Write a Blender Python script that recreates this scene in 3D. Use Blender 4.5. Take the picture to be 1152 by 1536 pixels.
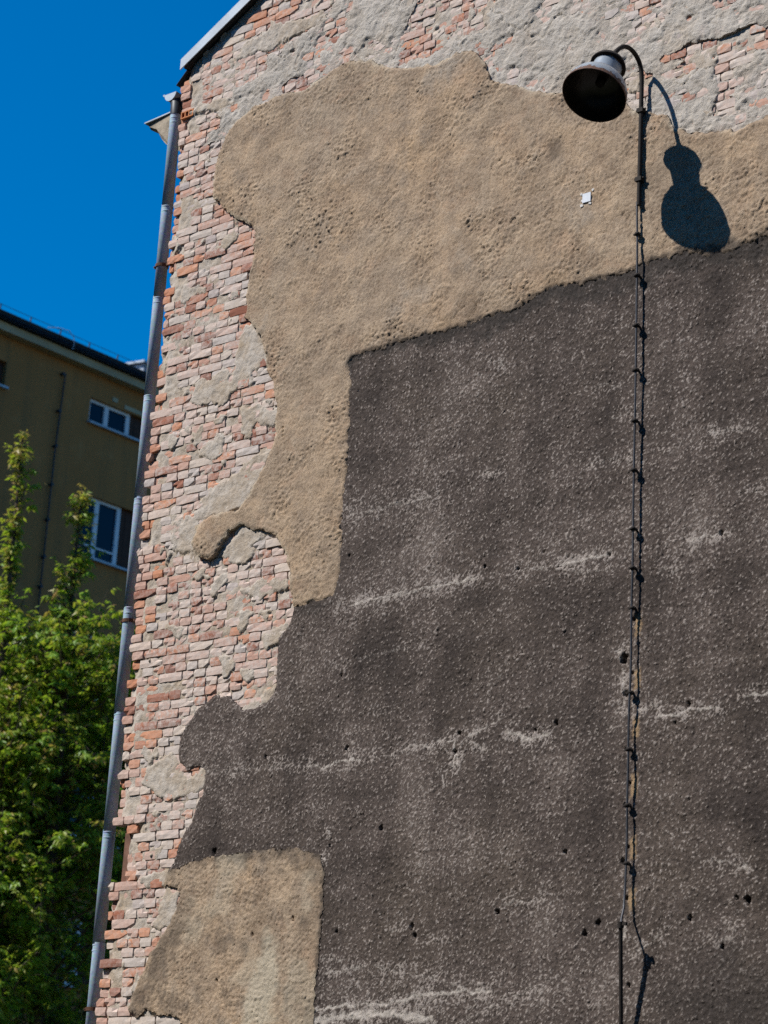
import bpy, math, random
import numpy as np

for _o in list(bpy.data.objects):
    bpy.data.objects.remove(_o)
scene = bpy.context.scene
random.seed(7)
RNG = np.random.default_rng(11)

# ------------------------------------------------------------------ camera
# wall plane is Y = 0 (camera on the -Y side), X runs along the wall, Z is up, metres
CAM = np.array([13.2086, -12.2075, 1.65])
RIGHT = np.array([0.76638, 0.63995, 0.05584])
UP = np.array([0.15269, -0.26591, 0.95183])
FWD = np.array([-0.62397, 0.72094, 0.30151])
cam_data = bpy.data.cameras.new("camera")
cam = bpy.data.objects.new("camera", cam_data)
scene.collection.objects.link(cam)
from mathutils import Matrix, Vector
cam.matrix_world = Matrix(((RIGHT[0], UP[0], -FWD[0], CAM[0]),
                           (RIGHT[1], UP[1], -FWD[1], CAM[1]),
                           (RIGHT[2], UP[2], -FWD[2], CAM[2]),
                           (0, 0, 0, 1)))
cam_data.sensor_fit = 'VERTICAL'
cam_data.sensor_height = 36.0
cam_data.sensor_width = 27.0
cam_data.lens = 79.69
cam_data.clip_start = 0.1
cam_data.clip_end = 6000.0
cam_data.dof.use_dof = True
cam_data.dof.focus_distance = 17.2
cam_data.dof.aperture_fstop = 2.5
scene.camera = cam

# ------------------------------------------------------------------ sky and sun
SUN_DIR = np.array([0.394, 0.518, -0.759])          # the way the light travels
SUN_DIR = SUN_DIR / np.linalg.norm(SUN_DIR)
SUN_EL = math.asin(-SUN_DIR[2])
SUN_AZ = math.atan2(-SUN_DIR[0], -SUN_DIR[1])       # clockwise from +Y
world = bpy.data.worlds.new("World")
scene.world = world
world.use_nodes = True
wn = world.node_tree
wn.nodes.clear()
w_out = wn.nodes.new("ShaderNodeOutputWorld")
w_bg = wn.nodes.new("ShaderNodeBackground")
w_sky = wn.nodes.new("ShaderNodeTexSky")
w_sky.sky_type = 'NISHITA'
w_sky.sun_disc = False
w_sky.sun_elevation = SUN_EL
w_sky.sun_rotation = SUN_AZ % (2 * math.pi)
w_sky.altitude = 100.0
w_sky.air_density = 1.0
w_sky.dust_density = 0.0
w_sky.ozone_density = 6.0
w_bg.inputs["Strength"].default_value = 0.108
w_hs = wn.nodes.new("ShaderNodeHueSaturation")
w_hs.inputs["Saturation"].default_value = 1.38
wn.links.new(w_sky.outputs[0], w_hs.inputs["Color"])
wn.links.new(w_hs.outputs[0], w_bg.inputs[0])
wn.links.new(w_bg.outputs[0], w_out.inputs[0])
sun_data = bpy.data.lights.new("sun", 'SUN')
sun_data.energy = 5.0
sun_data.angle = math.radians(0.5)
sun_data.color = (1.0, 0.95, 0.88)
sun = bpy.data.objects.new("sun", sun_data)
scene.collection.objects.link(sun)
sun.rotation_euler = Vector(SUN_DIR).to_track_quat('-Z', 'Y').to_euler()
sun.location = (-20, -25, 50)
scene.view_settings.view_transform = 'Standard'
scene.view_settings.look = 'None'
scene.view_settings.gamma = 1.0
scene.view_settings.use_curve_mapping = False
scene.view_settings.exposure = 0.38

scene.cycles.use_denoising = False      # keep the fine grain of the plaster

# ------------------------------------------------------------------ traced outlines on the wall, metres (X, Z)
BROWN = [(5.92,9.087),(5.66,9.044),(5.377,9.109),(5.288,9.124),(5.181,9.217),(5.106,9.313),(4.974,9.388),(4.824,9.432),(4.728,9.546),(4.502,9.657),(4.172,9.788),(4.024,9.827),(3.898,9.876),(3.762,9.973),(3.543,10.045),(3.482,10.109),(3.428,10.263),(3.324,10.383),(3.256,10.427),(3.117,10.436),(3.032,10.409),(2.891,10.418),(2.746,10.451),(2.587,10.482),(2.474,10.505),(2.387,10.555),(2.246,10.653),(2.028,10.715),(1.869,10.715),(1.641,10.637),(1.489,10.603),(1.291,10.637),(1.072,10.627),(0.936,10.605),(0.742,10.529),(0.637,10.415),(0.574,10.269),(0.543,10.115),(0.537,9.88),(0.683,9.755),(0.772,9.653),(0.926,9.571),(1.032,9.495),(1.075,9.37),(1.092,9.27),(1.075,9.143),(1.043,9.013),(1.034,8.873),(1.046,8.688),(1.12,8.612),(1.239,8.464),(1.298,8.301),(1.323,8.204),(1.368,8.109),(1.424,7.978),(1.464,7.789),(1.489,7.593),(1.467,7.53),(1.41,7.379),(1.329,7.248),(1.266,7.159),(1.236,7.103),(1.136,7.014),(0.976,7.012),(0.865,7.013),(0.779,6.987),(0.694,6.939),(0.668,6.842),(0.673,6.735),(0.745,6.685),(0.854,6.642),(0.917,6.665),(1.001,6.775),(1.088,6.85),(1.178,6.885),(1.307,6.827),(1.482,6.783),(1.572,6.726),(1.635,6.652),(1.708,6.533),(1.74,6.417),(1.773,6.284),(1.8,6.133)]
EDGE = [(1.8,6.133),(1.936,6.141),(2.09,6.147),(2.189,6.16),(2.236,6.236),(2.258,6.38),(2.241,6.836),(2.259,7.116),(2.255,7.413),(2.245,7.798),(2.233,7.949),(2.213,8.019),(2.243,8.074),(2.344,8.092),(2.507,8.074),(2.671,8.1),(2.875,8.099),(3.102,8.088),(3.255,8.093),(3.493,8.105),(3.709,8.115),(3.914,8.143),(4.038,8.198),(4.121,8.221),(4.288,8.198),(4.434,8.185),(4.676,8.18),(4.852,8.179),(5.002,8.22),(5.157,8.228),(5.288,8.211),(5.473,8.151),(5.622,8.14),(5.763,8.164),(5.925,8.169)]
DARKLEFT = [(1.8,6.133),(1.794,6.055),(1.752,5.981),(1.671,5.897),(1.661,5.783),(1.666,5.657),(1.678,5.531),(1.651,5.456),(1.573,5.407),(1.473,5.376),(1.348,5.368),(1.302,5.404),(1.232,5.469),(1.193,5.504),(1.115,5.502),(1.027,5.522),(0.885,5.436),(0.766,5.336),(0.697,5.231),(0.672,5.133),(0.699,5.03),(0.788,4.949),(0.937,4.973),(0.991,4.933),(1.002,4.838),(0.978,4.737),(0.909,4.649),(0.9,4.542),(0.796,4.44),(0.766,4.329),(0.706,4.225),(0.642,4.101)]
LOWLEFT = [(0.642,4.101),(0.646,4.065),(0.815,4.036),(0.835,3.985),(0.812,3.875),(0.721,3.738),(0.633,3.635),(0.547,3.512),(0.483,3.389),(0.419,3.265),(0.376,3.141),(0.467,3.06),(0.552,3.128),(0.594,3.133),(0.749,3.096),(0.907,3.069),(0.982,3.024),(1.085,2.907)]
LOWTOP = [(0.642,4.101),(0.711,4.184),(1.005,4.239),(1.213,4.262),(1.69,4.279),(1.956,4.278),(2.262,4.206),(2.29,4.027),(2.297,3.645),(2.287,3.316),(2.276,3.01),(2.269,2.807)]
GREYLEFT = [(1.841,11.413),(1.686,11.238),(1.477,11.161),(1.284,11.122),(1.192,11.05),(1.053,11.062),(1.028,10.924),(0.891,10.896),(0.691,10.874),(0.636,10.795),(0.478,10.72),(0.55,10.635),(0.537,10.538),(0.409,10.543),(0.421,10.438),(0.534,10.419),(0.633,10.378)]
ISLANDS = [[(2.625,10.963),(2.691,11.052),(2.76,11.092),(3.505,10.843),(3.459,10.751),(3.394,10.696),(3.452,10.556),(3.248,10.56),(3.144,10.563),(3.002,10.623),(3.005,10.576),(2.798,10.502),(2.544,10.566),(2.556,10.656),(2.626,10.681),(2.563,10.81)],[(5.021,9.803),(5.163,9.822),(5.303,9.849),(5.424,9.846),(5.544,9.835),(5.671,9.856),(5.779,9.874),(6.003,9.731),(6.003,9.619),(5.799,9.648),(5.764,9.572),(5.656,9.536),(5.53,9.469),(5.484,9.527),(5.492,9.604),(5.307,9.643),(5.27,9.619),(5.082,9.623),(4.996,9.667),(5.165,9.714),(5.231,9.738),(5.022,9.776)],[(5.489,9.396),(5.603,9.412),(5.656,9.295),(5.623,9.205),(5.465,9.217),(5.481,9.297)],[(4.78,10.189),(4.916,10.19),(5.042,10.158),(5.034,10.097),(4.841,10.1),(4.782,10.11)],[(4.757,10.325),(4.893,10.354),(5.019,10.349),(5.021,10.266),(4.895,10.252),(4.779,10.254)],[(4.686,9.759),(4.855,9.76),(5.005,9.688),(4.932,9.631),(4.917,9.497),(4.785,9.554),(4.707,9.682)],[(1.222,10.764),(1.379,10.765),(1.553,10.768),(1.546,10.634),(1.411,10.626),(1.252,10.649)]]
SMEARS = [[(1.022,8.601),(1.118,8.61),(1.239,8.463),(1.308,8.237),(1.181,8.174),(1.153,8.075),(0.946,8.026),(0.901,8.17),(0.952,8.342)],[(0.45,8.216),(0.628,8.241),(0.903,8.246),(0.941,8.072),(0.894,7.961),(0.677,7.973),(0.512,8.028)],[(0.815,7.278),(1.348,7.289),(1.235,7.105),(1.134,7.012),(0.867,7.013),(0.711,6.986),(0.692,6.751),(0.513,6.726),(0.408,6.827),(0.4,7.001),(0.634,7.067),(0.711,7.192)],[(0.949,6.662),(1.172,6.863),(1.507,6.77),(1.341,6.704),(1.305,6.627),(1.205,6.542),(1.067,6.595)],[(1.203,6.344),(1.436,6.394),(1.691,6.391),(1.722,6.289),(1.514,6.253),(1.41,6.218)],[(1.461,5.92),(1.539,5.991),(1.768,6.01),(1.655,5.881),(1.533,5.84)],[(1.075,5.805),(1.17,5.826),(1.22,5.723),(1.167,5.649),(1.079,5.667)],[(1.291,5.699),(1.418,5.709),(1.45,5.602),(1.346,5.581)],[(1.3,5.403),(1.53,5.435),(1.688,5.529),(1.691,5.607),(1.654,5.454),(1.496,5.36),(1.348,5.351)],[(0.394,5.064),(0.612,5.111),(0.689,5.011),(0.795,4.881),(1.004,4.957),(0.984,4.792),(0.812,4.732),(0.44,4.797),(0.297,4.883),(0.313,4.967)],[(0.363,4.143),(0.633,4.174),(0.659,4.064),(0.424,4.075)],[(0.564,3.996),(0.83,4.028),(0.822,3.876),(0.72,3.773),(0.606,3.867)],[(0.021,8.9),(0.115,8.895),(0.107,8.707),(0.103,8.395),(0.032,8.3),(0.008,8.666)],[(0.01,9.691),(0.148,9.673),(0.146,9.512),(0.047,9.471)],[(0.656,7.631),(0.73,7.67),(0.882,7.709),(0.902,7.527),(0.768,7.506),(0.656,7.541)],[(1.08,7.85),(1.249,7.877),(1.463,7.806),(1.474,7.687),(1.267,7.696),(1.126,7.59),(1.076,7.702)],[(1.001,7.318),(1.254,7.449),(1.424,7.434),(1.348,7.258),(1.283,7.154),(1.099,7.112),(0.977,7.176)],[(0.519,11.111),(0.747,11.291),(1.067,11.339),(1.387,11.319),(1.659,11.328),(1.686,11.238),(1.286,11.137),(1.007,11.126),(0.882,11.165)],[(0.111,10.813),(0.297,10.842),(0.654,10.803),(0.64,10.741),(0.458,10.712),(0.267,10.742)]]
HOLES = [(2.32,7.783,1.0),(2.338,6.457,1.0),(3.638,6.187,1.0),(4.152,6.215,1.0),(3.931,6.125,1.2),(2.333,5.536,1.2),(2.43,4.981,1.6),(3.472,4.993,1.6),(4.305,4.984,1.6),(2.804,4.369,2.0),(4.133,4.954,1.0),(2.327,4.27,1.0),(2.442,3.649,1.5),(3.128,3.656,2.0),(3.162,3.595,2.2),(3.87,3.73,1.9),(2.017,3.761,1.6),(1.622,4.977,1.5),(1.16,4.296,2.4),(1.624,3.655,1.6),(1.292,3.335,1.4),(4.694,3.626,2.0),(4.591,3.561,1.8),(5.396,3.628,1.8),(5.735,3.742,1.5),(5.816,3.718,2.6),(5.637,3.441,1.4),(4.411,4.103,1.5),(5.594,6.13,1.4),(4.706,6.119,1.4),(5.356,5.011,1.8),(4.842,5.369,3.6),(4.865,5.129,2.2),(4.875,4.754,1.6),(4.891,4.381,1.8),(4.876,4.011,1.8),(4.944,3.22,1.6),(4.92,5.631,1.3),(4.914,5.264,1.2),(4.913,4.52,1.2),(4.914,4.108,1.2),(4.919,3.771,1.2),(3.438,4.863,1.8),(5.266,10.06,2.2),(1.565,7.618,1.0),(1.569,7.584,1.0),(1.572,7.55,1.0),(5.262,4.892,1.0)]
STREAKS = [(0.6,0.051,[(2.305,6.788),(2.537,6.783),(2.923,6.793),(3.175,6.803)]),(0.9,0.019,[(3.589,6.887),(3.71,6.881)]),(0.9,0.035,[(2.395,6.07),(2.589,6.08),(2.781,6.09),(3.095,6.103),(3.341,6.099),(3.553,6.11)]),(0.5,0.08,[(2.332,6.037),(2.592,6.039),(2.845,6.082)]),(0.8,0.019,[(3.937,6.119),(4.14,6.105),(4.311,6.1)]),(1.0,0.028,[(4.311,6.1),(4.507,6.11),(4.7,6.12)]),(0.5,0.055,[(4.426,6.035),(4.704,5.996)]),(0.9,0.022,[(5.357,6.115),(5.481,6.133),(5.599,6.129)]),(0.5,0.045,[(5.109,5.948),(5.319,5.946)]),(0.5,0.036,[(0.998,4.937),(1.286,4.888),(1.628,4.915),(2.053,4.885)]),(1.0,0.025,[(2.053,4.885),(2.272,4.851),(2.315,4.887),(2.571,4.885)]),(0.6,0.024,[(2.678,4.891),(2.928,4.893),(3.066,4.944)]),(1.0,0.019,[(3.065,4.949),(3.202,4.912),(3.278,4.949),(3.422,4.945)]),(0.9,0.019,[(3.528,4.959),(3.632,4.978),(3.741,5.024),(3.826,5.058)]),(1.1,0.032,[(3.905,4.962),(4.057,4.896),(4.241,4.912)]),(0.8,0.028,[(3.601,4.9),(3.68,4.856)]),(0.8,0.026,[(4.984,5.013),(5.104,5.027)]),(1.1,0.026,[(5.132,4.953),(5.261,4.945),(5.387,4.972),(5.589,4.965)]),(1.1,0.025,[(5.776,5.024),(5.98,5.02)]),(0.7,0.034,[(5.474,3.981),(5.636,3.976),(5.843,3.906)]),(1.0,0.033,[(2.281,3.097),(2.504,3.126),(2.949,3.137),(3.207,3.182),(3.542,3.207),(3.83,3.201)]),(1.1,0.075,[(2.262,3.028),(2.633,3.06),(2.953,3.074),(3.345,3.024)]),(0.6,0.033,[(2.32,3.451),(2.546,3.454)]),(0.7,0.043,[(2.359,3.361),(2.73,3.393)]),(0.8,0.018,[(3.044,3.403),(3.055,3.321)]),(0.6,0.032,[(3.262,3.592),(3.481,3.552)]),(0.6,0.031,[(3.902,3.778),(4.288,3.796)]),(0.6,0.023,[(2.956,3.63),(3.05,3.664)]),(0.7,0.036,[(5.491,6.852),(5.616,6.838),(5.79,6.82)]),(0.6,0.022,[(5.44,6.795),(5.539,6.796)]),(0.6,0.028,[(4.698,7.107),(4.836,7.12)]),(0.6,0.028,[(4.539,6.807),(4.707,6.811),(4.873,6.772)]),(0.6,0.023,[(4.577,7.369),(4.746,7.35)]),(1.3,0.014,[(3.429,4.925),(3.44,4.829),(3.427,4.75)]),(1.2,0.019,[(3.457,4.852),(3.468,4.756)]),(1.1,0.009,[(3.333,4.73),(3.351,4.634)]),(0.9,0.024,[(2.311,4.387),(2.322,4.333)]),(0.9,0.024,[(2.277,4.186),(2.29,4.181)]),(0.8,0.027,[(4.814,5.39),(4.803,5.424),(4.835,5.438)]),(0.9,0.027,[(4.839,5.296),(4.847,5.181),(4.857,5.044)]),(0.9,0.034,[(4.908,3.592),(4.9,3.508)]),(0.6,0.033,[(5.56,3.477),(5.704,3.5)]),(0.6,0.042,[(5.214,3.539),(5.015,3.441)]),(0.6,0.033,[(2.791,3.396),(3.393,3.29),(3.741,3.194)]),(0.5,0.044,[(4.342,3.268),(3.966,3.146),(3.638,3.02)]),(0.7,0.024,[(3.691,7.729),(3.718,7.687)]),(0.5,0.039,[(5.774,6.382),(5.934,6.378)]),(0.45,0.05,[(2.235,5.613),(2.622,5.645),(3.122,5.686)]),(0.4,0.049,[(2.65,5.267),(2.846,5.174)]),(0.5,0.056,[(3.715,5.302),(3.856,5.382)]),(0.4,0.068,[(2.193,4.567),(2.148,4.325)])]
PALE = [(1.761,3.689),(1.708,3.546),(1.601,3.284),(1.604,2.998),(1.895,2.972),(1.901,3.325),(1.891,3.564)]
# ------------------------------------------------------------------ helpers
COL = scene.collection

def link(o, parent=None):
    COL.objects.link(o)
    if parent is not None:
        o.parent = parent
    return o

def thing(name, label, category, loc=(0, 0, 0), group=None):
    o = bpy.data.objects.new(name, None)
    o.location = loc
    o.empty_display_size = 0.2
    COL.objects.link(o)
    tag(o, label, category, group)
    return o

def tag(o, label, category=None, group=None):
    o["label"] = label
    if category:
        o["category"] = category
    if group:
        o["group"] = group
    return o

class MB:
    """collects shapes, builds one mesh object"""
    def __init__(self):
        self.v = []
        self.f = []
        self.sm = []
    def add(self, verts, faces, smooth=False):
        n = len(self.v)
        self.v += [tuple(map(float, p)) for p in verts]
        self.f += [tuple(i + n for i in q) for q in faces]
        self.sm += [smooth] * len(faces)
        return self
    def box(self, a, b):
        x0, y0, z0 = a
        x1, y1, z1 = b
        return self.add([(x0, y0, z0), (x1, y0, z0), (x1, y1, z0), (x0, y1, z0), (x0, y0, z1), (x1, y0, z1), (x1, y1, z1), (x0, y1, z1)],
                        [(0, 3, 2, 1), (4, 5, 6, 7), (0, 1, 5, 4), (1, 2, 6, 5), (2, 3, 7, 6), (3, 0, 4, 7)])
    def tube(self, pts, r, n=8, caps=True, smooth=True):
        pts = [np.array(p, float) for p in pts]
        rs = r if isinstance(r, (list, tuple, np.ndarray)) else [r] * len(pts)
        rings = []
        prev = None
        for i, p in enumerate(pts):
            t = pts[min(i + 1, len(pts) - 1)] - pts[max(i - 1, 0)]
            t = t / (np.linalg.norm(t) + 1e-12)
            if prev is None:
                a = np.array([1.0, 0, 0]) if abs(t[0]) < 0.8 else np.array([0, 1.0, 0])
            else:
                a = prev
            a = a - a.dot(t) * t
            a /= np.linalg.norm(a)
            prev = a
            b = np.cross(t, a)
            rings.append([p + rs[i] * (math.cos(2 * math.pi * k / n) * a + math.sin(2 * math.pi * k / n) * b) for k in range(n)])
        v = [q for ring in rings for q in ring]
        f = []
        for i in range(len(pts) - 1):
            for k in range(n):
                f.append((i * n + k, i * n + (k + 1) % n, (i + 1) * n + (k + 1) % n, (i + 1) * n + k))
        self.add(v, f, smooth)
        if caps:
            self.add(rings[0], [tuple(range(n - 1, -1, -1))])
            self.add(rings[-1], [tuple(range(n))])
        return self
    def lathe(self, prof, origin, axis, n=40, smooth=True):
        """prof: (t along axis, radius)"""
        axis = np.array(axis, float)
        axis /= np.linalg.norm(axis)
        a = np.array([1.0, 0, 0])
        a -= a.dot(axis) * axis
        a /= np.linalg.norm(a)
        b = np.cross(axis, a)
        o = np.array(origin, float)
        v = []
        for t, r in prof:
            for k in range(n):
                th = 2 * math.pi * k / n
                v.append(o + axis * t + r * (math.cos(th) * a + math.sin(th) * b))
        f = []
        for i in range(len(prof) - 1):
            for k in range(n):
                f.append((i * n + k, i * n + (k + 1) % n, (i + 1) * n + (k + 1) % n, (i + 1) * n + k))
        return self.add(v, f, smooth)
    def build(self, name, mat, parent=None):
        me = bpy.data.meshes.new(name)
        me.from_pydata(self.v, [], self.f)
        me.polygons.foreach_set("use_smooth", self.sm)
        me.materials.append(mat)
        me.update()
        o = bpy.data.objects.new(name, me)
        return link(o, parent)

def mesh_from_arrays(name, co, quads, mat, parent=None, smooth=True, attrs=None, tris=None):
    me = bpy.data.meshes.new(name)
    nq = len(quads)
    nt_ = 0 if tris is None else len(tris)
    me.vertices.add(len(co))
    me.vertices.foreach_set("co", np.ascontiguousarray(co, dtype=np.float32).ravel())
    nl = nq * 4 + nt_ * 3
    me.loops.add(nl)
    idx = np.asarray(quads, dtype=np.int32).ravel()
    if nt_:
        idx = np.concatenate([idx, np.asarray(tris, dtype=np.int32).ravel()])
    me.loops.foreach_set("vertex_index", idx)
    me.polygons.add(nq + nt_)
    starts = np.arange(nq, dtype=np.int32) * 4
    tot = np.full(nq, 4, dtype=np.int32)
    if nt_:
        starts = np.concatenate([starts, nq * 4 + np.arange(nt_, dtype=np.int32) * 3])
        tot = np.concatenate([tot, np.full(nt_, 3, dtype=np.int32)])
    me.polygons.foreach_set("loop_start", starts)
    me.polygons.foreach_set("loop_total", tot)
    sm = smooth if isinstance(smooth, np.ndarray) else np.full(nq + nt_, bool(smooth))
    me.polygons.foreach_set("use_smooth", sm)
    me.update(calc_edges=True)
    if attrs:
        for k, a in attrs.items():
            at = me.attributes.new(k, 'FLOAT', 'POINT')
            at.data.foreach_set("value", np.ascontiguousarray(a, dtype=np.float32))
    me.materials.append(mat)
    o = bpy.data.objects.new(name, me)
    return link(o, parent)

# --- numpy noise
def _hash(ix, iy, seed):
    h = (ix.astype(np.int64) * 374761393 + iy.astype(np.int64) * 668265263 + seed * 982451653) & 0xffffffff
    h = ((h ^ (h >> 13)) * 1274126177) & 0xffffffff
    h = (h ^ (h >> 16)) & 0xffff
    return h.astype(np.float32) / 65535.0

def perlin(x, y, seed=0):
    x0 = np.floor(x)
    y0 = np.floor(y)
    fx = (x - x0).astype(np.float32)
    fy = (y - y0).astype(np.float32)
    u = fx * fx * fx * (fx * (fx * 6 - 15) + 10)
    v = fy * fy * fy * (fy * (fy * 6 - 15) + 10)
    out = None
    vals = []
    for dy in (0, 1):
        for dx in (0, 1):
            a = _hash(x0 + dx, y0 + dy, seed) * (2 * math.pi)
            vals.append(np.cos(a) * (fx - dx) + np.sin(a) * (fy - dy))
    top = vals[0] + u * (vals[1] - vals[0])
    bot = vals[2] + u * (vals[3] - vals[2])
    return (top + v * (bot - top)) * 1.4

def fbm(x, y, scale, octaves=3, seed=0, gain=0.5):
    s = 0
    amp = 1.0
    fr = 1.0 / scale
    for o in range(octaves):
        s = s + amp * perlin(x * fr, y * fr, seed + 17 * o)
        amp *= gain
        fr *= 2.03
    return s

def sstep(a, b, x):
    t = np.clip((x - a) / (b - a), 0, 1)
    return t * t * (3 - 2 * t)

def sdf_poly(px, pz, poly):
    """signed distance to a closed polygon, negative inside"""
    poly = np.array(poly, dtype=np.float32)
    px = px.astype(np.float32)
    pz = pz.astype(np.float32)
    d = np.full(px.shape, 1e9, dtype=np.float32)
    ins = np.zeros(px.shape, dtype=bool)
    n = len(poly)
    for i in range(n):
        ax, az = poly[i]
        bx, bz = poly[(i + 1) % n]
        ex, ez = bx - ax, bz - az
        wx, wz = px - ax, pz - az
        t = np.clip((wx * ex + wz * ez) / (ex * ex + ez * ez + 1e-12), 0, 1)
        dd = (wx - ex * t) ** 2 + (wz - ez * t) ** 2
        np.minimum(d, dd, out=d)
        if az != bz:
            c = ((az > pz) != (bz > pz)) & (px < (bx - ax) * (pz - az) / (bz - az) + ax)
            ins ^= c
    d = np.sqrt(d)
    return np.where(ins, -d, d)

def dist_line(px, pz, line):
    d = np.full(px.shape, 1e9, dtype=np.float32)
    for (ax, az), (bx, bz) in zip(line[:-1], line[1:]):
        ex, ez = bx - ax, bz - az
        t = np.clip(((px - ax) * ex + (pz - az) * ez) / (ex * ex + ez * ez + 1e-12), 0, 1)
        d = np.minimum(d, np.hypot(px - ax - ex * t, pz - az - ez * t))
    return d

def up2(lowx, lowz, low, xs, zs):
    """bilinear lookup of low[z, x] on the axes lowx, lowz"""
    ix = np.clip(np.searchsorted(lowx, xs) - 1, 0, len(lowx) - 2)
    iz = np.clip(np.searchsorted(lowz, zs) - 1, 0, len(lowz) - 2)
    tx = ((xs - lowx[ix]) / (lowx[ix + 1] - lowx[ix])).astype(np.float32)[None, :]
    tz = ((zs - lowz[iz]) / (lowz[iz + 1] - lowz[iz])).astype(np.float32)[:, None]
    a = low[np.ix_(iz, ix)]
    b = low[np.ix_(iz, ix + 1)]
    c = low[np.ix_(iz + 1, ix)]
    d = low[np.ix_(iz + 1, ix + 1)]
    return (a * (1 - tx) + b * tx) * (1 - tz) + (c * (1 - tx) + d * tx) * tz

def axis(lo, hi, d0, d1, step, coarse):
    parts = []
    if lo < d0:
        n = max(1, int(round((d0 - lo) / coarse)))
        parts.append(np.linspace(lo, d0, n, endpoint=False))
    parts.append(np.arange(d0, min(d1, hi) + step * 0.5, step))
    if hi > d1:
        n = max(1, int(round((hi - d1) / coarse)))
        parts.append(np.linspace(d1, hi, n + 1)[1:] + step)
    return np.concatenate(parts)

def coat(name, xs, zs, sdf, h, back, mat, parent, attrs=None, keep=None):
    """a layer on the wall: front surface at y = -h, cut along sdf = 0, edges going back to y = -back"""
    nz, nx = sdf.shape
    X, Z = np.meshgrid(xs, zs)
    X = X.copy()
    Z = Z.copy()
    inside = sdf < 0
    q = inside[:-1, :-1] | inside[1:, :-1] | inside[:-1, 1:] | inside[1:, 1:]
    if keep is not None:
        q &= keep[:-1, :-1]
    gz, gx = np.gradient(sdf, zs, xs)
    g2 = np.maximum(gx * gx + gz * gz, 0.25)
    m = ~inside
    lim = 0.02
    X[m] -= np.clip(sdf * gx / g2, -lim, lim)[m]
    Z[m] -= np.clip(sdf * gz / g2, -lim, lim)[m]
    vid = np.arange(nz * nx).reshape(nz, nx)
    a = vid[:-1, :-1][q]
    b = vid[:-1, 1:][q]
    c = vid[1:, 1:][q]
    d = vid[1:, :-1][q]
    quads = np.stack([a, b, c, d], 1)
    qp = np.pad(q, 1)
    e = []
    k = q & ~qp[:-2, 1:-1]
    e.append(np.stack([vid[:-1, :-1][k], vid[:-1, 1:][k]], 1))
    k = q & ~qp[2:, 1:-1]
    e.append(np.stack([vid[1:, 1:][k], vid[1:, :-1][k]], 1))
    k = q & ~qp[1:-1, :-2]
    e.append(np.stack([vid[1:, :-1][k], vid[:-1, :-1][k]], 1))
    k = q & ~qp[1:-1, 2:]
    e.append(np.stack([vid[:-1, 1:][k], vid[1:, 1:][k]], 1))
    e = np.concatenate(e)
    used = np.unique(quads)
    remap = np.full(nz * nx, -1, dtype=np.int64)
    remap[used] = np.arange(len(used))
    co = np.stack([X.ravel()[used], -h.ravel()[used], Z.ravel()[used]], 1)
    quads = remap[quads]
    ev = np.unique(e)
    em = np.full(nz * nx, -1, dtype=np.int64)
    em[ev] = np.arange(len(ev))
    n0 = len(used)
    front = np.stack([X.ravel()[ev], -h.ravel()[ev], Z.ravel()[ev]], 1)
    rear = front.copy()
    rear[:, 1] = -back
    co = np.concatenate([co, front, rear])
    ne = len(ev)
    ea = em[e[:, 0]] + n0
    eb = em[e[:, 1]] + n0
    side = np.stack([ea, ea + ne, eb + ne, eb], 1)
    allq = np.concatenate([quads, side])
    sm = np.concatenate([np.ones(len(quads), bool), np.zeros(len(side), bool)])
    at = None
    if attrs:
        at = {}
        for kk, arr in attrs.items():
            f = arr.ravel()
            at[kk] = np.concatenate([f[used], f[ev], f[ev]])
    return mesh_from_arrays(name, co, allq, mat, parent, sm, at)

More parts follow.
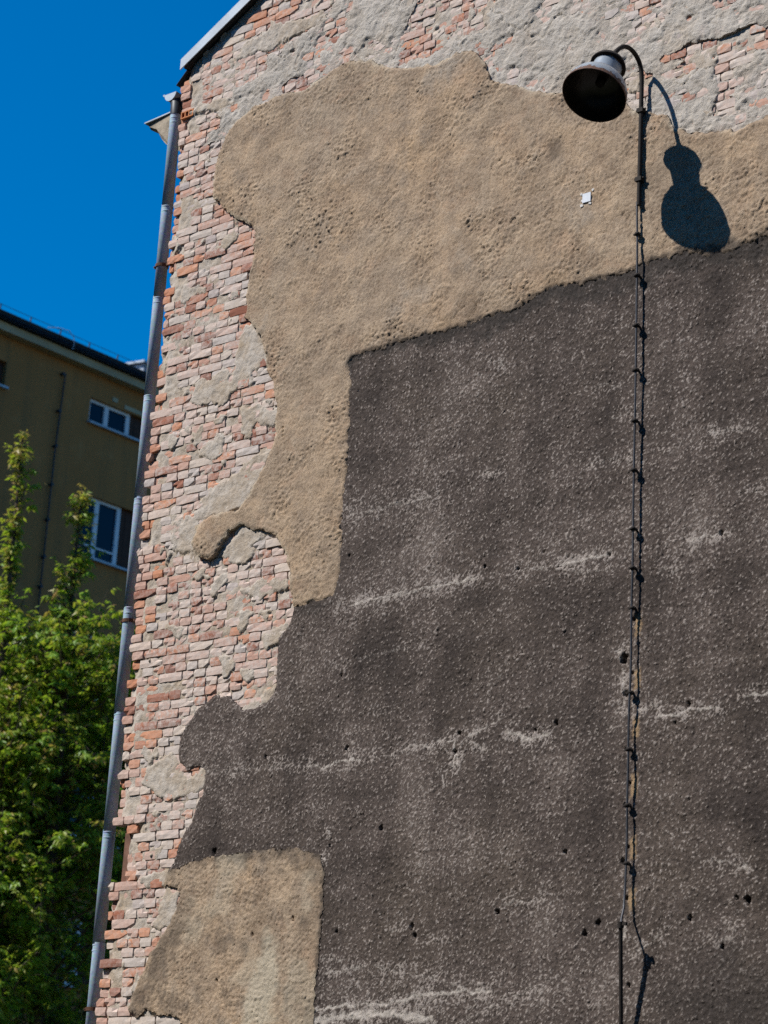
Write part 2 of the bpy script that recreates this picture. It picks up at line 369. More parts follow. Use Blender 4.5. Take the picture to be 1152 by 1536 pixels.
# ------------------------------------------------------------------ materials
class Nodes:
    def __init__(self, name):
        self.m = bpy.data.materials.new(name)
        self.m.use_nodes = True
        self.t = self.m.node_tree
        self.t.nodes.clear()
        self.out = self.t.nodes.new("ShaderNodeOutputMaterial")
        self.b = self.t.nodes.new("ShaderNodeBsdfPrincipled")
        self.t.links.new(self.b.outputs[0], self.out.inputs[0])
        self._pos = None
    def set(self, sock, val):
        if hasattr(val, "node"):
            self.t.links.new(val, sock)
        elif isinstance(val, (tuple, list)):
            sock.default_value = (*val, 1.0) if len(val) == 3 and sock.type == 'RGBA' else val
        else:
            sock.default_value = val
    def pos(self):
        if self._pos is None:
            self._pos = self.t.nodes.new("ShaderNodeNewGeometry").outputs["Position"]
        return self._pos
    def scaled(self, sx, sy, sz):
        n = self.t.nodes.new("ShaderNodeMapping")
        self.set(n.inputs["Vector"], self.pos())
        n.inputs["Scale"].default_value = (sx, sy, sz)
        return n.outputs[0]
    def noise(self, scale, detail=4.0, rough=0.6, vec=None, dist=0.0):
        n = self.t.nodes.new("ShaderNodeTexNoise")
        self.set(n.inputs["Vector"], vec if vec is not None else self.pos())
        n.inputs["Scale"].default_value = scale
        n.inputs["Detail"].default_value = detail
        n.inputs["Roughness"].default_value = rough
        n.inputs["Distortion"].default_value = dist
        return n.outputs["Fac"]
    def noise_vec(self, amount):
        a = self.t.nodes.new("ShaderNodeTexNoise")
        self.set(a.inputs["Vector"], self.pos())
        a.inputs["Scale"].default_value = 7.0
        a.inputs["Detail"].default_value = 5.0
        v = self.t.nodes.new("ShaderNodeVectorMath")
        v.operation = 'MULTIPLY_ADD'
        self.set(v.inputs[0], a.outputs["Color"])
        v.inputs[1].default_value = (amount, amount, amount)
        self.set(v.inputs[2], self.pos())
        return v.outputs[0]
    def voronoi(self, scale, vec=None, feature='F1', out="Distance"):
        n = self.t.nodes.new("ShaderNodeTexVoronoi")
        n.feature = feature
        self.set(n.inputs["Vector"], vec if vec is not None else self.pos())
        n.inputs["Scale"].default_value = scale
        return n.outputs[out]
    def ramp(self, fac, stops, interp='LINEAR'):
        n = self.t.nodes.new("ShaderNodeValToRGB")
        cr = n.color_ramp
        cr.interpolation = interp
        while len(cr.elements) < len(stops):
            cr.elements.new(0.5)
        for e, (p, c) in zip(cr.elements, stops):
            e.position = p
            e.color = (c, c, c, 1) if isinstance(c, (int, float)) else (*c, 1)
        self.set(n.inputs[0], fac)
        return n.outputs[0]
    def mix(self, fac, a, b, mode='MIX'):
        n = self.t.nodes.new("ShaderNodeMix")
        n.data_type = 'RGBA'
        n.blend_type = mode
        self.set(n.inputs[0], fac)
        self.set(n.inputs[6], a)
        self.set(n.inputs[7], b)
        return n.outputs[2]
    def math(self, op, a, b=0.0, clamp=False):
        n = self.t.nodes.new("ShaderNodeMath")
        n.operation = op
        n.use_clamp = clamp
        self.set(n.inputs[0], a)
        self.set(n.inputs[1], b)
        return n.outputs[0]
    def attr(self, name):
        n = self.t.nodes.new("ShaderNodeAttribute")
        n.attribute_name = name
        return n.outputs["Fac"]
    def rand(self):
        return self.t.nodes.new("ShaderNodeObjectInfo").outputs["Random"]
    def bump(self, height, strength=0.5, distance=0.01, normal=None):
        n = self.t.nodes.new("ShaderNodeBump")
        n.inputs["Strength"].default_value = strength
        n.inputs["Distance"].default_value = distance
        self.set(n.inputs["Height"], height)
        if normal is not None:
            self.set(n.inputs["Normal"], normal)
        return n.outputs[0]
    def done(self, color, rough=0.9, normal=None, metallic=0.0, spec=0.3):
        self.set(self.b.inputs["Base Color"], color)
        self.set(self.b.inputs["Roughness"], rough)
        self.b.inputs["Metallic"].default_value = metallic
        self.b.inputs["Specular IOR Level"].default_value = spec
        if normal is not None:
            self.set(self.b.inputs["Normal"], normal)
        return self.m

def simple(name, color, rough=0.7, metallic=0.0, var=0.25, scale=6.0, bump=0.0, spec=0.3):
    n = Nodes(name)
    f = n.noise(scale, 6.0, 0.65)
    dark = tuple(c * (1 - var) for c in color)
    lite = tuple(min(1.0, c * (1 + var)) for c in color)
    col = n.ramp(f, [(0.3, dark), (0.7, lite)])
    nor = n.bump(n.noise(scale * 9, 4.0), bump, 0.004) if bump else None
    return n.done(col, rough, nor, metallic, spec)

def mat_brown():
    n = Nodes("brown_roughcast")
    big = n.noise(0.9, 6.0, 0.62)
    mid = n.noise(4.0, 7.0, 0.7)
    c = n.ramp(big, [(0.30, (0.345, 0.275, 0.205)), (0.46, (0.425, 0.325, 0.228)), (0.58, (0.450, 0.328, 0.218)), (0.72, (0.475, 0.335, 0.208))])
    c = n.mix(n.ramp(mid, [(0.42, 0.0), (0.64, 0.85)]), c, (0.29, 0.228, 0.172))
    c = n.mix(n.ramp(n.noise(3.1, 6.0, 0.65, dist=0.5), [(0.54, 0.0), (0.70, 0.5)]), c, (0.45, 0.290, 0.185))
    c = n.mix(n.ramp(n.noise(1.7, 6.0, 0.6, dist=0.4), [(0.57, 0.0), (0.70, 0.65)]), c, (0.36, 0.325, 0.28))
    c = n.mix(n.ramp(n.noise(1.3, 5.0, 0.65, vec=n.scaled(4.0, 1.0, 0.35)), [(0.56, 0.0), (0.74, 0.4)]), c, (0.24, 0.185, 0.14))
    c = n.mix(n.ramp(n.noise(1.9, 7.0, 0.68, vec=n.scaled(1.3, 1.0, 0.8), dist=0.3), [(0.47, 0.0), (0.66, 0.62)]), c, (0.235, 0.172, 0.120))
    c = n.mix(n.ramp(n.noise(6.5, 6.0, 0.7), [(0.55, 0.0), (0.70, 0.4)]), c, (0.50, 0.395, 0.285))
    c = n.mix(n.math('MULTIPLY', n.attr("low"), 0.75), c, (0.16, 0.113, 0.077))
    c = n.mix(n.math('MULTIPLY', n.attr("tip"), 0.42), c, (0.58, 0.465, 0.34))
    c = n.mix(n.ramp(n.noise(130.0, 3.0, 0.8), [(0.38, 0.5), (0.50, 0.0)]), c, (0.21, 0.15, 0.105))
    c = n.mix(n.attr("soot_dark"), c, (0.060, 0.050, 0.043))
    c = n.mix(n.attr("pale"), c, (0.45, 0.40, 0.31))
    nor = n.bump(n.noise(70.0, 6.0, 0.85), 0.7, 0.012)
    return n.done(c, 0.95, nor, 0.0, 0.15)

def mat_dark():
    n = Nodes("dark_roughcast")
    big = n.noise(0.7, 6.0, 0.62)
    c = n.ramp(n.attr("tone"), [(0.12, (0.052, 0.041, 0.036)), (0.42, (0.084, 0.066, 0.057)), (0.62, (0.108, 0.085, 0.074)), (0.9, (0.150, 0.121, 0.105))])
    c = n.mix(n.ramp(big, [(0.50, 0.0), (0.70, 0.55)]), c, (0.115, 0.090, 0.068))
    c = n.mix(n.ramp(n.noise(1.1, 5.0, 0.65, vec=n.scaled(4.0, 1.0, 0.3)), [(0.54, 0.0), (0.74, 0.5)]), c, (0.046, 0.036, 0.032))
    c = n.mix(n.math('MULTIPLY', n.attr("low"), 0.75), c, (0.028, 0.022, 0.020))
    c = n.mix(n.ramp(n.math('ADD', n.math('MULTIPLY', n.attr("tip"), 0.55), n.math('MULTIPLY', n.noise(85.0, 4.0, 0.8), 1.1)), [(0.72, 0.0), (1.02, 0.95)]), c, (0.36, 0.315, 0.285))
    c = n.mix(n.ramp(n.noise(120.0, 3.0, 0.8), [(0.40, 0.5), (0.52, 0.0)]), c, (0.034, 0.027, 0.024))
    st = n.ramp(n.math('ADD', n.attr("stain"), n.math('MULTIPLY', n.math('SUBTRACT', n.noise(30.0, 8.0, 0.85), 0.5), 3.4)), [(0.50, 0.0), (1.05, 0.8)])
    c = n.mix(st, c, (0.50, 0.455, 0.41))
    c = n.mix(n.attr("soot_dark"), c, (0.035, 0.030, 0.027))
    c = n.mix(n.attr("pale"), c, (0.33, 0.23, 0.135))
    nor = n.bump(n.noise(75.0, 6.0, 0.85), 0.7, 0.012)
    return n.done(c, 0.93, nor, 0.0, 0.2)

def mat_grey():
    n = Nodes("grey_lime_render")
    big = n.noise(1.6, 5.0, 0.6)
    mid = n.noise(9.0, 6.0, 0.7, dist=0.6)
    c = n.ramp(big, [(0.3, (0.35, 0.305, 0.255)), (0.5, (0.43, 0.395, 0.35)), (0.7, (0.40, 0.335, 0.265))])
    c = n.mix(n.ramp(mid, [(0.45, 0.0), (0.75, 0.6)]), c, (0.53, 0.495, 0.45))
    c = n.mix(n.ramp(mid, [(0.25, 0.5), (0.42, 0.0)]), c, (0.25, 0.22, 0.185))
    c = n.mix(n.ramp(n.noise(60.0, 4.0, 0.7), [(0.3, 0.4), (0.5, 0.0)]), c, (0.22, 0.20, 0.175))
    c = n.mix(n.ramp(n.noise(2.4, 6.0, 0.65), [(0.55, 0.0), (0.70, 0.45)]), c, (0.46, 0.35, 0.30))
    h = n.math('ADD', n.noise(9.0, 10.0, 0.72, dist=0.7), n.math('MULTIPLY', n.noise(75.0, 4.0, 0.7), 0.18))
    nor = n.bump(h, 0.85, 0.026)
    return n.done(c, 0.95, nor, 0.0, 0.15)

def mat_mortar():
    n = Nodes("old_mortar")
    big = n.noise(2.2, 5.0, 0.6)
    mid = n.noise(14.0, 6.0, 0.7)
    c = n.ramp(big, [(0.32, (0.33, 0.265, 0.195)), (0.46, (0.385, 0.325, 0.26)), (0.56, (0.42, 0.375, 0.325)), (0.70, (0.36, 0.285, 0.205))])
    c = n.mix(n.ramp(mid, [(0.48, 0.0), (0.70, 0.65)]), c, (0.54, 0.495, 0.44))
    c = n.mix(n.ramp(mid, [(0.26, 0.6), (0.45, 0.0)]), c, (0.22, 0.185, 0.15))
    h = n.math('ADD', n.noise(30.0, 5.0, 0.7), n.math('MULTIPLY', n.noise(110.0, 3.0), 0.4))
    nor = n.bump(h, 0.8, 0.010)
    return n.done(c, 0.95, nor, 0.0, 0.15)

def mat_brick():
    n = Nodes("weathered_brick")
    r = n.math('FRACT', n.math('ADD', n.attr("tint"), n.rand()))
    base = n.ramp(r, [(0.0, (0.22, 0.090, 0.060)), (0.08, (0.30, 0.115, 0.070)), (0.17, (0.42, 0.18, 0.105)), (0.26, (0.54, 0.25, 0.14)),
                      (0.36, (0.47, 0.28, 0.215)), (0.52, (0.50, 0.345, 0.285)), (0.68, (0.55, 0.43, 0.37)), (0.82, (0.57, 0.48, 0.40)), (0.94, (0.43, 0.39, 0.365)), (1.0, (0.40, 0.34, 0.32))])
    c = n.mix(n.ramp(n.noise(45.0, 5.0, 0.7), [(0.3, 0.6), (0.52, 0.0)]), base, n.mix(0.5, base, (0.13, 0.06, 0.045)))
    lime = n.ramp(n.noise(19.0, 7.0, 0.8, dist=0.6), [(0.40, 0.0), (0.56, 0.9)])
    big = n.ramp(n.noise(2.6, 3.0, 0.5), [(0.30, 0.35), (0.55, 1.0)])
    lf = n.math('MULTIPLY', n.math('MULTIPLY', lime, big), n.attr("lime"), clamp=True)
    c = n.mix(lf, c, n.ramp(n.noise(33.0, 4.0), [(0.35, (0.42, 0.365, 0.33)), (0.65, (0.58, 0.51, 0.465))]))
    h = n.math('ADD', n.noise(40.0, 5.0, 0.7), n.math('MULTIPLY', n.noise(140.0, 3.0), 0.4))
    nor = n.bump(h, 0.5, 0.0035)
    return n.done(c, 0.92, nor, 0.0, 0.2)

def mat_zinc():
    n = Nodes("weathered_zinc")
    f = n.noise(3.0, 5.0, 0.6, vec=n.scaled(4.0, 4.0, 0.8))
    spangle = n.voronoi(60.0, out="Color")
    c = n.ramp(f, [(0.3, (0.26, 0.36, 0.46)), (0.7, (0.36, 0.46, 0.56))])
    c = n.mix(0.16, c, spangle, 'OVERLAY')
    c = n.mix(n.ramp(n.noise(26.0, 4.0, 0.7), [(0.62, 0.0), (0.75, 0.5)]), c, (0.13, 0.12, 0.11))
    c = n.mix(n.ramp(n.noise(5.0, 6.0, 0.7, vec=n.scaled(5.0, 5.0, 0.45)), [(0.60, 0.0), (0.76, 0.45)]), c, (0.20, 0.17, 0.14))
    return n.done(c, n.ramp(f, [(0.3, 0.55), (0.7, 0.7)]), n.bump(n.noise(20.0, 3.0), 0.12, 0.003), 0.0, 0.35)

def mat_enamel(name, white):
    n = Nodes(name)
    rust = n.ramp(n.noise(16.0, 6.0, 0.7, dist=0.5), [(0.52, 0.0), (0.58, 1.0)])
    edge = n.attr("rust")
    fac = n.math('GREATER_THAN', n.math('ADD', edge, n.math('MULTIPLY', n.noise(22.0, 6.0, 0.75), 0.9)), 0.98)
    base = n.ramp(n.noise(8.0, 5.0), [(0.3, tuple(v * 0.8 for v in white)), (0.7, white)])
    rustc = n.ramp(n.noise(60.0, 4.0), [(0.3, (0.035, 0.018, 0.012)), (0.7, (0.13, 0.055, 0.028))])
    c = n.mix(fac, base, rustc)
    ro = n.math('ADD', n.math('MULTIPLY', fac, 0.45), 0.3)
    return n.done(c, ro, n.bump(n.noise(60.0, 3.0), 0.1, 0.002), 0.0, 0.5)

def mat_leaf():
    n = Nodes("maple_leaf")
    t = n.attr("tone")
    c = n.ramp(t, [(0.0, (0.050, 0.140, 0.014)), (0.35, (0.110, 0.270, 0.018)), (0.65, (0.200, 0.370, 0.028)), (0.85, (0.34, 0.38, 0.050)), (1.0, (0.40, 0.25, 0.08))])
    n.set(n.b.inputs["Base Color"], c)
    n.b.inputs["Roughness"].default_value = 0.45
    n.b.inputs["Specular IOR Level"].default_value = 0.35
    tr = n.t.nodes.new("ShaderNodeBsdfTranslucent")
    n.set(tr.inputs[0], n.mix(0.45, c, (0.42, 0.52, 0.03)))
    mx = n.t.nodes.new("ShaderNodeMixShader")
    mx.inputs[0].default_value = 0.5
    n.t.links.new(n.b.outputs[0], mx.inputs[1])
    n.t.links.new(tr.outputs[0], mx.inputs[2])
    n.t.links.new(mx.outputs[0], n.out.inputs[0])
    return n.m

def mat_facade():
    n = Nodes("olive_facade_plaster")
    c = n.ramp(n.noise(0.5, 5.0, 0.6), [(0.3, (0.29, 0.138, 0.046)), (0.7, (0.36, 0.172, 0.060))])
    c = n.mix(n.ramp(n.noise(1.2, 4.0, 0.6, vec=n.scaled(3.0, 3.0, 0.25)), [(0.48, 0.0), (0.72, 0.7)]), c, (0.19, 0.115, 0.05))
    c = n.mix(n.ramp(n.noise(2.6, 6.0, 0.7), [(0.56, 0.0), (0.72, 0.4)]), c, (0.42, 0.24, 0.10))
    return n.done(c, 0.95, n.bump(n.noise(40.0, 4.0), 0.3, 0.006), 0.0, 0.2)

def mat_ground():
    n = Nodes("ground_grass_and_earth")
    c = n.ramp(n.noise(0.35, 6.0, 0.65), [(0.35, (0.030, 0.036, 0.016)), (0.6, (0.045, 0.040, 0.032))])
    c = n.mix(n.ramp(n.noise(14.0, 4.0), [(0.4, 0.0), (0.7, 0.5)]), c, (0.04, 0.06, 0.018))
    return n.done(c, 1.0, n.bump(n.noise(20.0, 5.0), 0.6, 0.03), 0.0, 0.1)

M = dict(brown=mat_brown(), dark=mat_dark(), grey=mat_grey(), mortar=mat_mortar(), brick=mat_brick(), zinc=mat_zinc(),
         enamel=mat_enamel("chipped_white_enamel", (0.29, 0.33, 0.37)), leaf=mat_leaf(), facade=mat_facade(), ground=mat_ground(),
         inner=simple("sooty_lamp_inside", (0.026, 0.021, 0.018), 0.32, 0.0, 0.5, 14.0, 0.15, 0.5),
         iron=simple("rusty_black_iron", (0.016, 0.012, 0.010), 0.8, 0.0, 0.5, 18.0, 0.4),
         rust=simple("rust_brown_iron", (0.10, 0.045, 0.025), 0.85, 0.0, 0.5, 20.0, 0.4),
         wire=simple("grey_lead_cable", (0.060, 0.062, 0.070), 0.5, 0.3, 0.3, 20.0),
         flash=simple("pale_zinc_flashing", (0.34, 0.39, 0.44), 0.5, 0.25, 0.15, 5.0, 0.1, 0.5),
         roof=simple("dark_roofing_felt", (0.045, 0.043, 0.042), 0.9, 0.0, 0.3, 3.0, 0.3),
         core=simple("rubble_core", (0.16, 0.085, 0.06), 0.95, 0.0, 0.4, 8.0, 0.6),
         sidewall=simple("street_side_plaster", (0.30, 0.26, 0.21), 0.95, 0.0, 0.25, 2.0, 0.3),
         stone=simple("cornice_render", (0.33, 0.28, 0.215), 0.95, 0.0, 0.4, 14.0, 0.8),
         slab=simple("concrete_paving", (0.11, 0.105, 0.10), 0.95, 0.0, 0.2, 5.0, 0.4),
         white=simple("white_window_paint", (0.62, 0.64, 0.66), 0.45, 0.0, 0.08, 3.0),
         glass=simple("dark_window_glass", (0.008, 0.010, 0.018), 0.08, 0.0, 0.2, 1.0, 0.0, 0.22),
         boards=simple("dark_brown_boards", (0.060, 0.028, 0.018), 0.8, 0.0, 0.4, 10.0, 0.3),
         gutterdark=simple("dark_painted_gutter", (0.030, 0.036, 0.045), 0.5, 0.2, 0.25, 4.0),
         soffit=simple("pale_eaves_plaster", (0.40, 0.34, 0.22), 0.95, 0.0, 0.2, 2.0),
         bark=simple("grey_brown_bark", (0.075, 0.060, 0.045), 0.95, 0.0, 0.4, 15.0, 0.8),
         petal=simple("cream_elder_flower", (0.55, 0.54, 0.42), 0.9, 0.0, 0.15, 30.0),
         plate=simple("white_survey_plate", (0.62, 0.66, 0.72), 0.4, 0.0, 0.08, 30.0),
         putty=simple("white_plaster_daub", (0.62, 0.60, 0.57), 0.95, 0.0, 0.12, 60.0, 0.6),
         hollow=simple("bright_clay", (0.50, 0.20, 0.085), 0.9, 0.0, 0.2, 30.0, 0.3))

# ------------------------------------------------------------------ ground
g = MB().add([(-2500, -2500, -0.004), (2500, -2500, -0.004), (2500, 2500, -0.004), (-2500, 2500, -0.004)], [(0, 1, 2, 3)]).build("ground", M["ground"])
g["kind"] = "structure"
pv = MB().box((-3.0, -2.2, -0.2), (16.0, -0.05, 0.10)).build("pavement", M["slab"])
pv["kind"] = "structure"

# ------------------------------------------------------------------ the old building and its gable wall
RAKE0, RAKE_S = 11.205, 0.535
WALL_W = 14.0
def rake(x):
    return RAKE0 + RAKE_S * np.minimum(x, WALL_W - x)

house = thing("old_brick_building", "old building with a blind gable wall of bare brick and peeling brown and dark plaster", "building", (7, 6, 0))
def inhouse(o):
    o.parent = house
    o.matrix_parent_inverse = Matrix.Translation((-7, -6, 0))
    return o

STEP = 0.0100
xs = axis(0.0, WALL_W, 0.0, 6.5, STEP, 0.09)
zs = axis(0.0, 15.2, 2.6, 11.9, STEP, 0.09)
XX, ZZ = np.meshgrid(xs.astype(np.float32), zs.astype(np.float32))
lx = axis(-0.2, WALL_W + 0.3, -0.2, 6.6, 0.03, 0.12)
lz = axis(-0.2, 15.4, 2.5, 12.0, 0.03, 0.12)
LX, LZ = np.meshgrid(lx.astype(np.float32), lz.astype(np.float32))
def field(poly):
    return sdf_poly(LX, LZ, poly)
def hi(low):
    return up2(lx, lz, low.astype(np.float32), xs, zs)

brown_poly = [(13.9, 9.3), (11.0, 9.15), (9.0, 9.35), (7.5, 9.0), (6.6, 9.2)] + BROWN + EDGE[1:] + [(6.6, 8.18), (8.0, 8.16), (10.0, 8.2), (13.9, 8.17)]
dark_poly = EDGE + [(6.6, 8.18), (8.0, 8.16), (10.0, 8.2), (13.9, 8.17), (13.9, 0.12), (0.9, 0.12), (0.85, 1.2), (0.95, 2.2), (1.0, 2.8)] + LOWLEFT[::-1][1:] + DARKLEFT[::-1][1:-1]
low_poly = LOWTOP + [(2.25, 2.0), (2.2, 1.6), (1.6, 1.5), (1.0, 1.6), (0.97, 2.2), (1.02, 2.8)] + LOWLEFT[::-1][1:]
gl = [(3.2, 13.3), (2.3, 12.4)] + GREYLEFT
grey_poly = gl + [(0.75, 10.2), (1.5, 10.3), (3.0, 10.1), (3.6, 9.7), (5.0, 9.0), (6.2, 8.8), (13.9, 8.8), (13.9, 11.3), (7.0, 15.0)]

L_brown = field(brown_poly)
L_dark = field(dark_poly)
L_low = field(low_poly)
L_grey = field(grey_poly)
for isl in ISLANDS:
    L_grey = np.maximum(L_grey, -field(isl))
L_grey = np.maximum(L_grey, (LZ - (RAKE0 + 0.02 + RAKE_S * np.minimum(LX, WALL_W - LX))) * 0.88)

n_edge = (0.016 * fbm(XX, ZZ, 0.13, 5, 5, 0.62) + 0.008 * np.abs(perlin(XX / 0.06, ZZ / 0.06, 10)) + 0.005 * perlin(XX / 0.025, ZZ / 0.025, 9)).astype(np.float32)
d_top = hi(np.hypot(dist_line(LX, LZ, [p for p in EDGE if p[0] > 2.25 and p[1] > 8.0] + [(13.9, 8.17)]), 0.0))
topn = np.exp(-(d_top / 0.08) ** 2) * (0.018 * fbm(XX, ZZ, 0.075, 4, 7, 0.65))
S_brown = hi(L_brown) + n_edge + topn + 0.020 * np.abs(perlin(XX / 0.17, ZZ / 0.17, 12)) - 0.006
d_edge = hi(dist_line(LX, LZ, EDGE + [(6.6, 8.18), (8.0, 8.16), (10.0, 8.2), (13.9, 8.17)]))
S_dark = hi(L_dark) + 0.8 * n_edge - 0.06 * sstep(0.07, 0.05, d_edge) * (XX > 1.95)
S_low = hi(L_low) + 0.9 * n_edge + 0.012 * fbm(XX, ZZ, 0.06, 3, 8)
S_grey = hi(L_grey) + 2.2 * (0.012 * fbm(XX, ZZ, 0.16, 4, 33) + 0.005 * perlin(XX / 0.03, ZZ / 0.03, 41))

grain_a = perlin(XX / 0.034, ZZ / 0.034, 101)
grain_b = perlin(XX / 0.019, ZZ / 0.019, 102)
lump = fbm(XX, ZZ, 0.16, 3, 103)
wave = fbm(XX, ZZ, 0.95, 3, 104)
vrand = RNG.normal(0, 1, XX.shape).astype(np.float32)
finez = ((XX < 6.5) & (ZZ > 2.6)).astype(np.float32)

# rough brown plaster, upper coat
rough_m = sstep(-0.25, 0.45, fbm(XX, ZZ, 0.38, 4, 131))
clump = np.clip(perlin(XX / 0.027, ZZ / 0.024, 132), 0, 1) + 0.6 * np.clip(perlin((XX + 0.5 * ZZ) / 0.050, ZZ / 0.036, 135), 0, 1)
pits = sstep(0.30, 0.62, fbm(XX, ZZ, 0.060, 2, 133))
smooth_m = sstep(0.30, -0.30, fbm(XX, ZZ, 0.7, 4, 134))
grit_b = (0.0024 * grain_a + 0.0042 * grain_b + 0.0014 * vrand + rough_m * (0.0135 * clump + 0.002 * grain_b)) * (1.0 - 0.5 * smooth_m)
h_b = 0.031 + 0.008 * wave + 0.0050 * lump + finez * (grit_b )
hair = np.abs(fbm(XX, ZZ, 0.85, 5, 136)) + 0.03 * sstep(0.30, 0.10, perlin(XX / 0.6, ZZ / 0.6, 137))
h_b = h_b - 0.007 * sstep(0.012, 0.004, hair)
h_b += 0.016 * np.exp(-((XX - 0.85) ** 2 + (ZZ - 6.75) ** 2) / 0.08)
d_edge = hi(dist_line(LX, LZ, EDGE + [(6.6, 8.18), (8.0, 8.16), (10.0, 8.2), (13.9, 8.17)]))
h_b = h_b - 0.009 * np.exp(-(d_edge / 0.10) ** 2)
h_b = h_b - 0.008 * sstep(-0.02, 0.0, S_brown)
# dark plaster
h_d = 0.015 + 0.005 * wave + 0.0035 * lump + finez * (0.0026 * grain_a + (0.0026 + 0.0026 * rough_m) * grain_b + 0.0016 * vrand + (0.0005 + 0.0042 * rough_m) * clump)
h_d = h_d - 0.006 * sstep(-0.02, 0.0, S_dark)
# lower brown patch, a few millimetres over the dark coat
h_l = h_d + 0.0045 + finez * 0.0012 * perlin(XX / 0.028, ZZ / 0.028, 120)

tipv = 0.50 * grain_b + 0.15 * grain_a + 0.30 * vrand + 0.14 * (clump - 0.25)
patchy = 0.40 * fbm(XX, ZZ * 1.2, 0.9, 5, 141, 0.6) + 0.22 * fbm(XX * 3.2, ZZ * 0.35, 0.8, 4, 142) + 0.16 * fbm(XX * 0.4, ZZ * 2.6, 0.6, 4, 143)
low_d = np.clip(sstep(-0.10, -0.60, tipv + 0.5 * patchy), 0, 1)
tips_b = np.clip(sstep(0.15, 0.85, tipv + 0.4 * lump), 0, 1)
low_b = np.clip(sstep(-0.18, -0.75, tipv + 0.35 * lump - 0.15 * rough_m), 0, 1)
stain = np.zeros_like(XX)
wide = np.zeros_like(XX)
for amp, wd, line in STREAKS:
    ax = np.array(line)
    r = wd * 3.2 + 0.10
    i0, i1 = np.searchsorted(xs, ax[:, 0].min() - r), np.searchsorted(xs, ax[:, 0].max() + r)
    j0, j1 = np.searchsorted(zs, ax[:, 1].min() - r), np.searchsorted(zs, ax[:, 1].max() + r)
    if i1 <= i0 or j1 <= j0:
        continue
    sx, sz = XX[j0:j1, i0:i1], ZZ[j0:j1, i0:i1]
    d = dist_line(sx, sz + 0.020 * fbm(sx, sz, 0.09, 3, 55), line)
    v = amp * np.exp(-(d / (wd * 0.50)) ** 2)
    stain[j0:j1, i0:i1] = np.maximum(stain[j0:j1, i0:i1], v)
    wide[j0:j1, i0:i1] = np.maximum(wide[j0:j1, i0:i1], amp * np.exp(-(d / (wd * 1.1 + 0.03)) ** 2))
band = np.exp(-((ZZ - 6.1) / 0.10) ** 2) * 0.32 + np.exp(-((ZZ - 4.93) / 0.10) ** 2) * 0.30 + np.exp(-((ZZ - 6.85) / 0.12) ** 2) * 0.22 + np.exp(-((ZZ - 3.2) / 0.18) ** 2) * 0.25
stain = np.maximum(stain, np.clip(band * 1.0 + 0.30 * fbm(XX * 0.6, ZZ, 0.42, 5, 61, 0.6) - 0.08, 0, 0.6) * 0.62)
brk = sstep(-0.35, 0.35, fbm(XX, ZZ, 0.11, 4, 144, 0.6))
tips_d = np.clip(sstep(0.0, 0.75, tipv + 0.42 * patchy + (0.45 * wide + 0.30 * band) * (0.2 + 1.0 * brk)), 0, 1)
soot_shade_d = np.zeros_like(XX)
top_line = [p for p in EDGE if p[0] > 2.2 and p[1] > 8.0] + [(6.6, 8.18), (13.9, 8.17)]
dt = hi(dist_line(LX, LZ, top_line))
reach = 0.07 + 0.17 * sstep(2.6, 3.6, XX) * (0.5 + 0.5 * sstep(-0.3, 0.4, perlin(XX / 0.55, ZZ / 9.0, 71)))
soot_shade_d = 0.85 * sstep(1.0, 0.15, dt / reach + 0.55 * fbm(XX, ZZ, 0.10, 3, 72))
soot_shade_d = np.maximum(soot_shade_d, 0.6 * np.exp(-((XX - 2.0) / 0.22) ** 2 - ((ZZ - 6.10) / 0.05) ** 2))  # darker strip just under the lower lip of the brown plaster
soot_shade_d = np.maximum(soot_shade_d, 0.55 * sstep(0.75, 0.2, np.hypot((XX - 5.85) / 1.1, (ZZ - 3.05) / 0.75) + 0.25 * fbm(XX, ZZ, 0.3, 4, 76)))  # damp blotch at lower right with lens vignette painted into it
soot_shade_d = np.clip(soot_shade_d, 0, 0.9)
pale_d = np.zeros_like(XX)
for px_, pz_ in ((4.955, 5.59), (4.955, 5.22), (4.955, 4.88), (4.952, 4.50), (4.955, 4.10), (4.955, 3.76)):
    pale_d = np.maximum(pale_d, 0.95 * sstep(1.2, 0.5, np.maximum(np.abs(XX - px_) / 0.028, np.abs(ZZ - pz_) / 0.075) + 0.5 * perlin(XX / 0.03, ZZ / 0.03, 81)))
soot_b = np.clip(0.75 * sstep(1.0, 0.1, np.abs(dt) / (0.045 + 0.06 * sstep(4.8, 5.6, XX)) + 0.5 * fbm(XX, ZZ, 0.08, 3, 74)), 0, 0.8)
soot_b = np.maximum(soot_b, 0.45 * sstep(0.09, 0.02, np.hypot(XX - 4.13, (ZZ - 9.32) * 0.6) + 0.04 * lump))
for bz in (9.40, 8.86):
    soot_b = np.maximum(soot_b, 0.7 * np.exp(-((XX - 4.92) / 0.055) ** 2 - ((ZZ - bz) / 0.05) ** 2))
pale_b = 0.5 * sstep(-0.035, -0.002, S_brown) * sstep(0.10, 0.2, d_edge) * sstep(-0.3, 0.3, fbm(XX, ZZ, 0.25, 3, 98))
pale_l = 0.75 * sstep(0.05, -0.06, hi(field(PALE)) + 0.05 * fbm(XX, ZZ, 0.12, 3, 91)) + 0.0
pale_l = np.maximum(pale_l, 0.35 * sstep(0.1, 0.5, fbm(XX, ZZ, 0.5, 3, 92)))
soot_l = 0.75 * sstep(0.75, 0.0, np.abs(XX - (0.45 + 0.55 * (ZZ - 3.1))) / 0.25 + 0.5 * fbm(XX, ZZ, 0.1, 3, 93)) * sstep(4.2, 3.6, ZZ) * 0.8
soot_l = np.maximum(soot_l, 0.85 * sstep(0.15, -0.02, 4.30 - ZZ + 0.09 * fbm(XX, ZZ, 0.13, 3, 94) - 0.06 * sstep(1.6, 2.2, XX)))
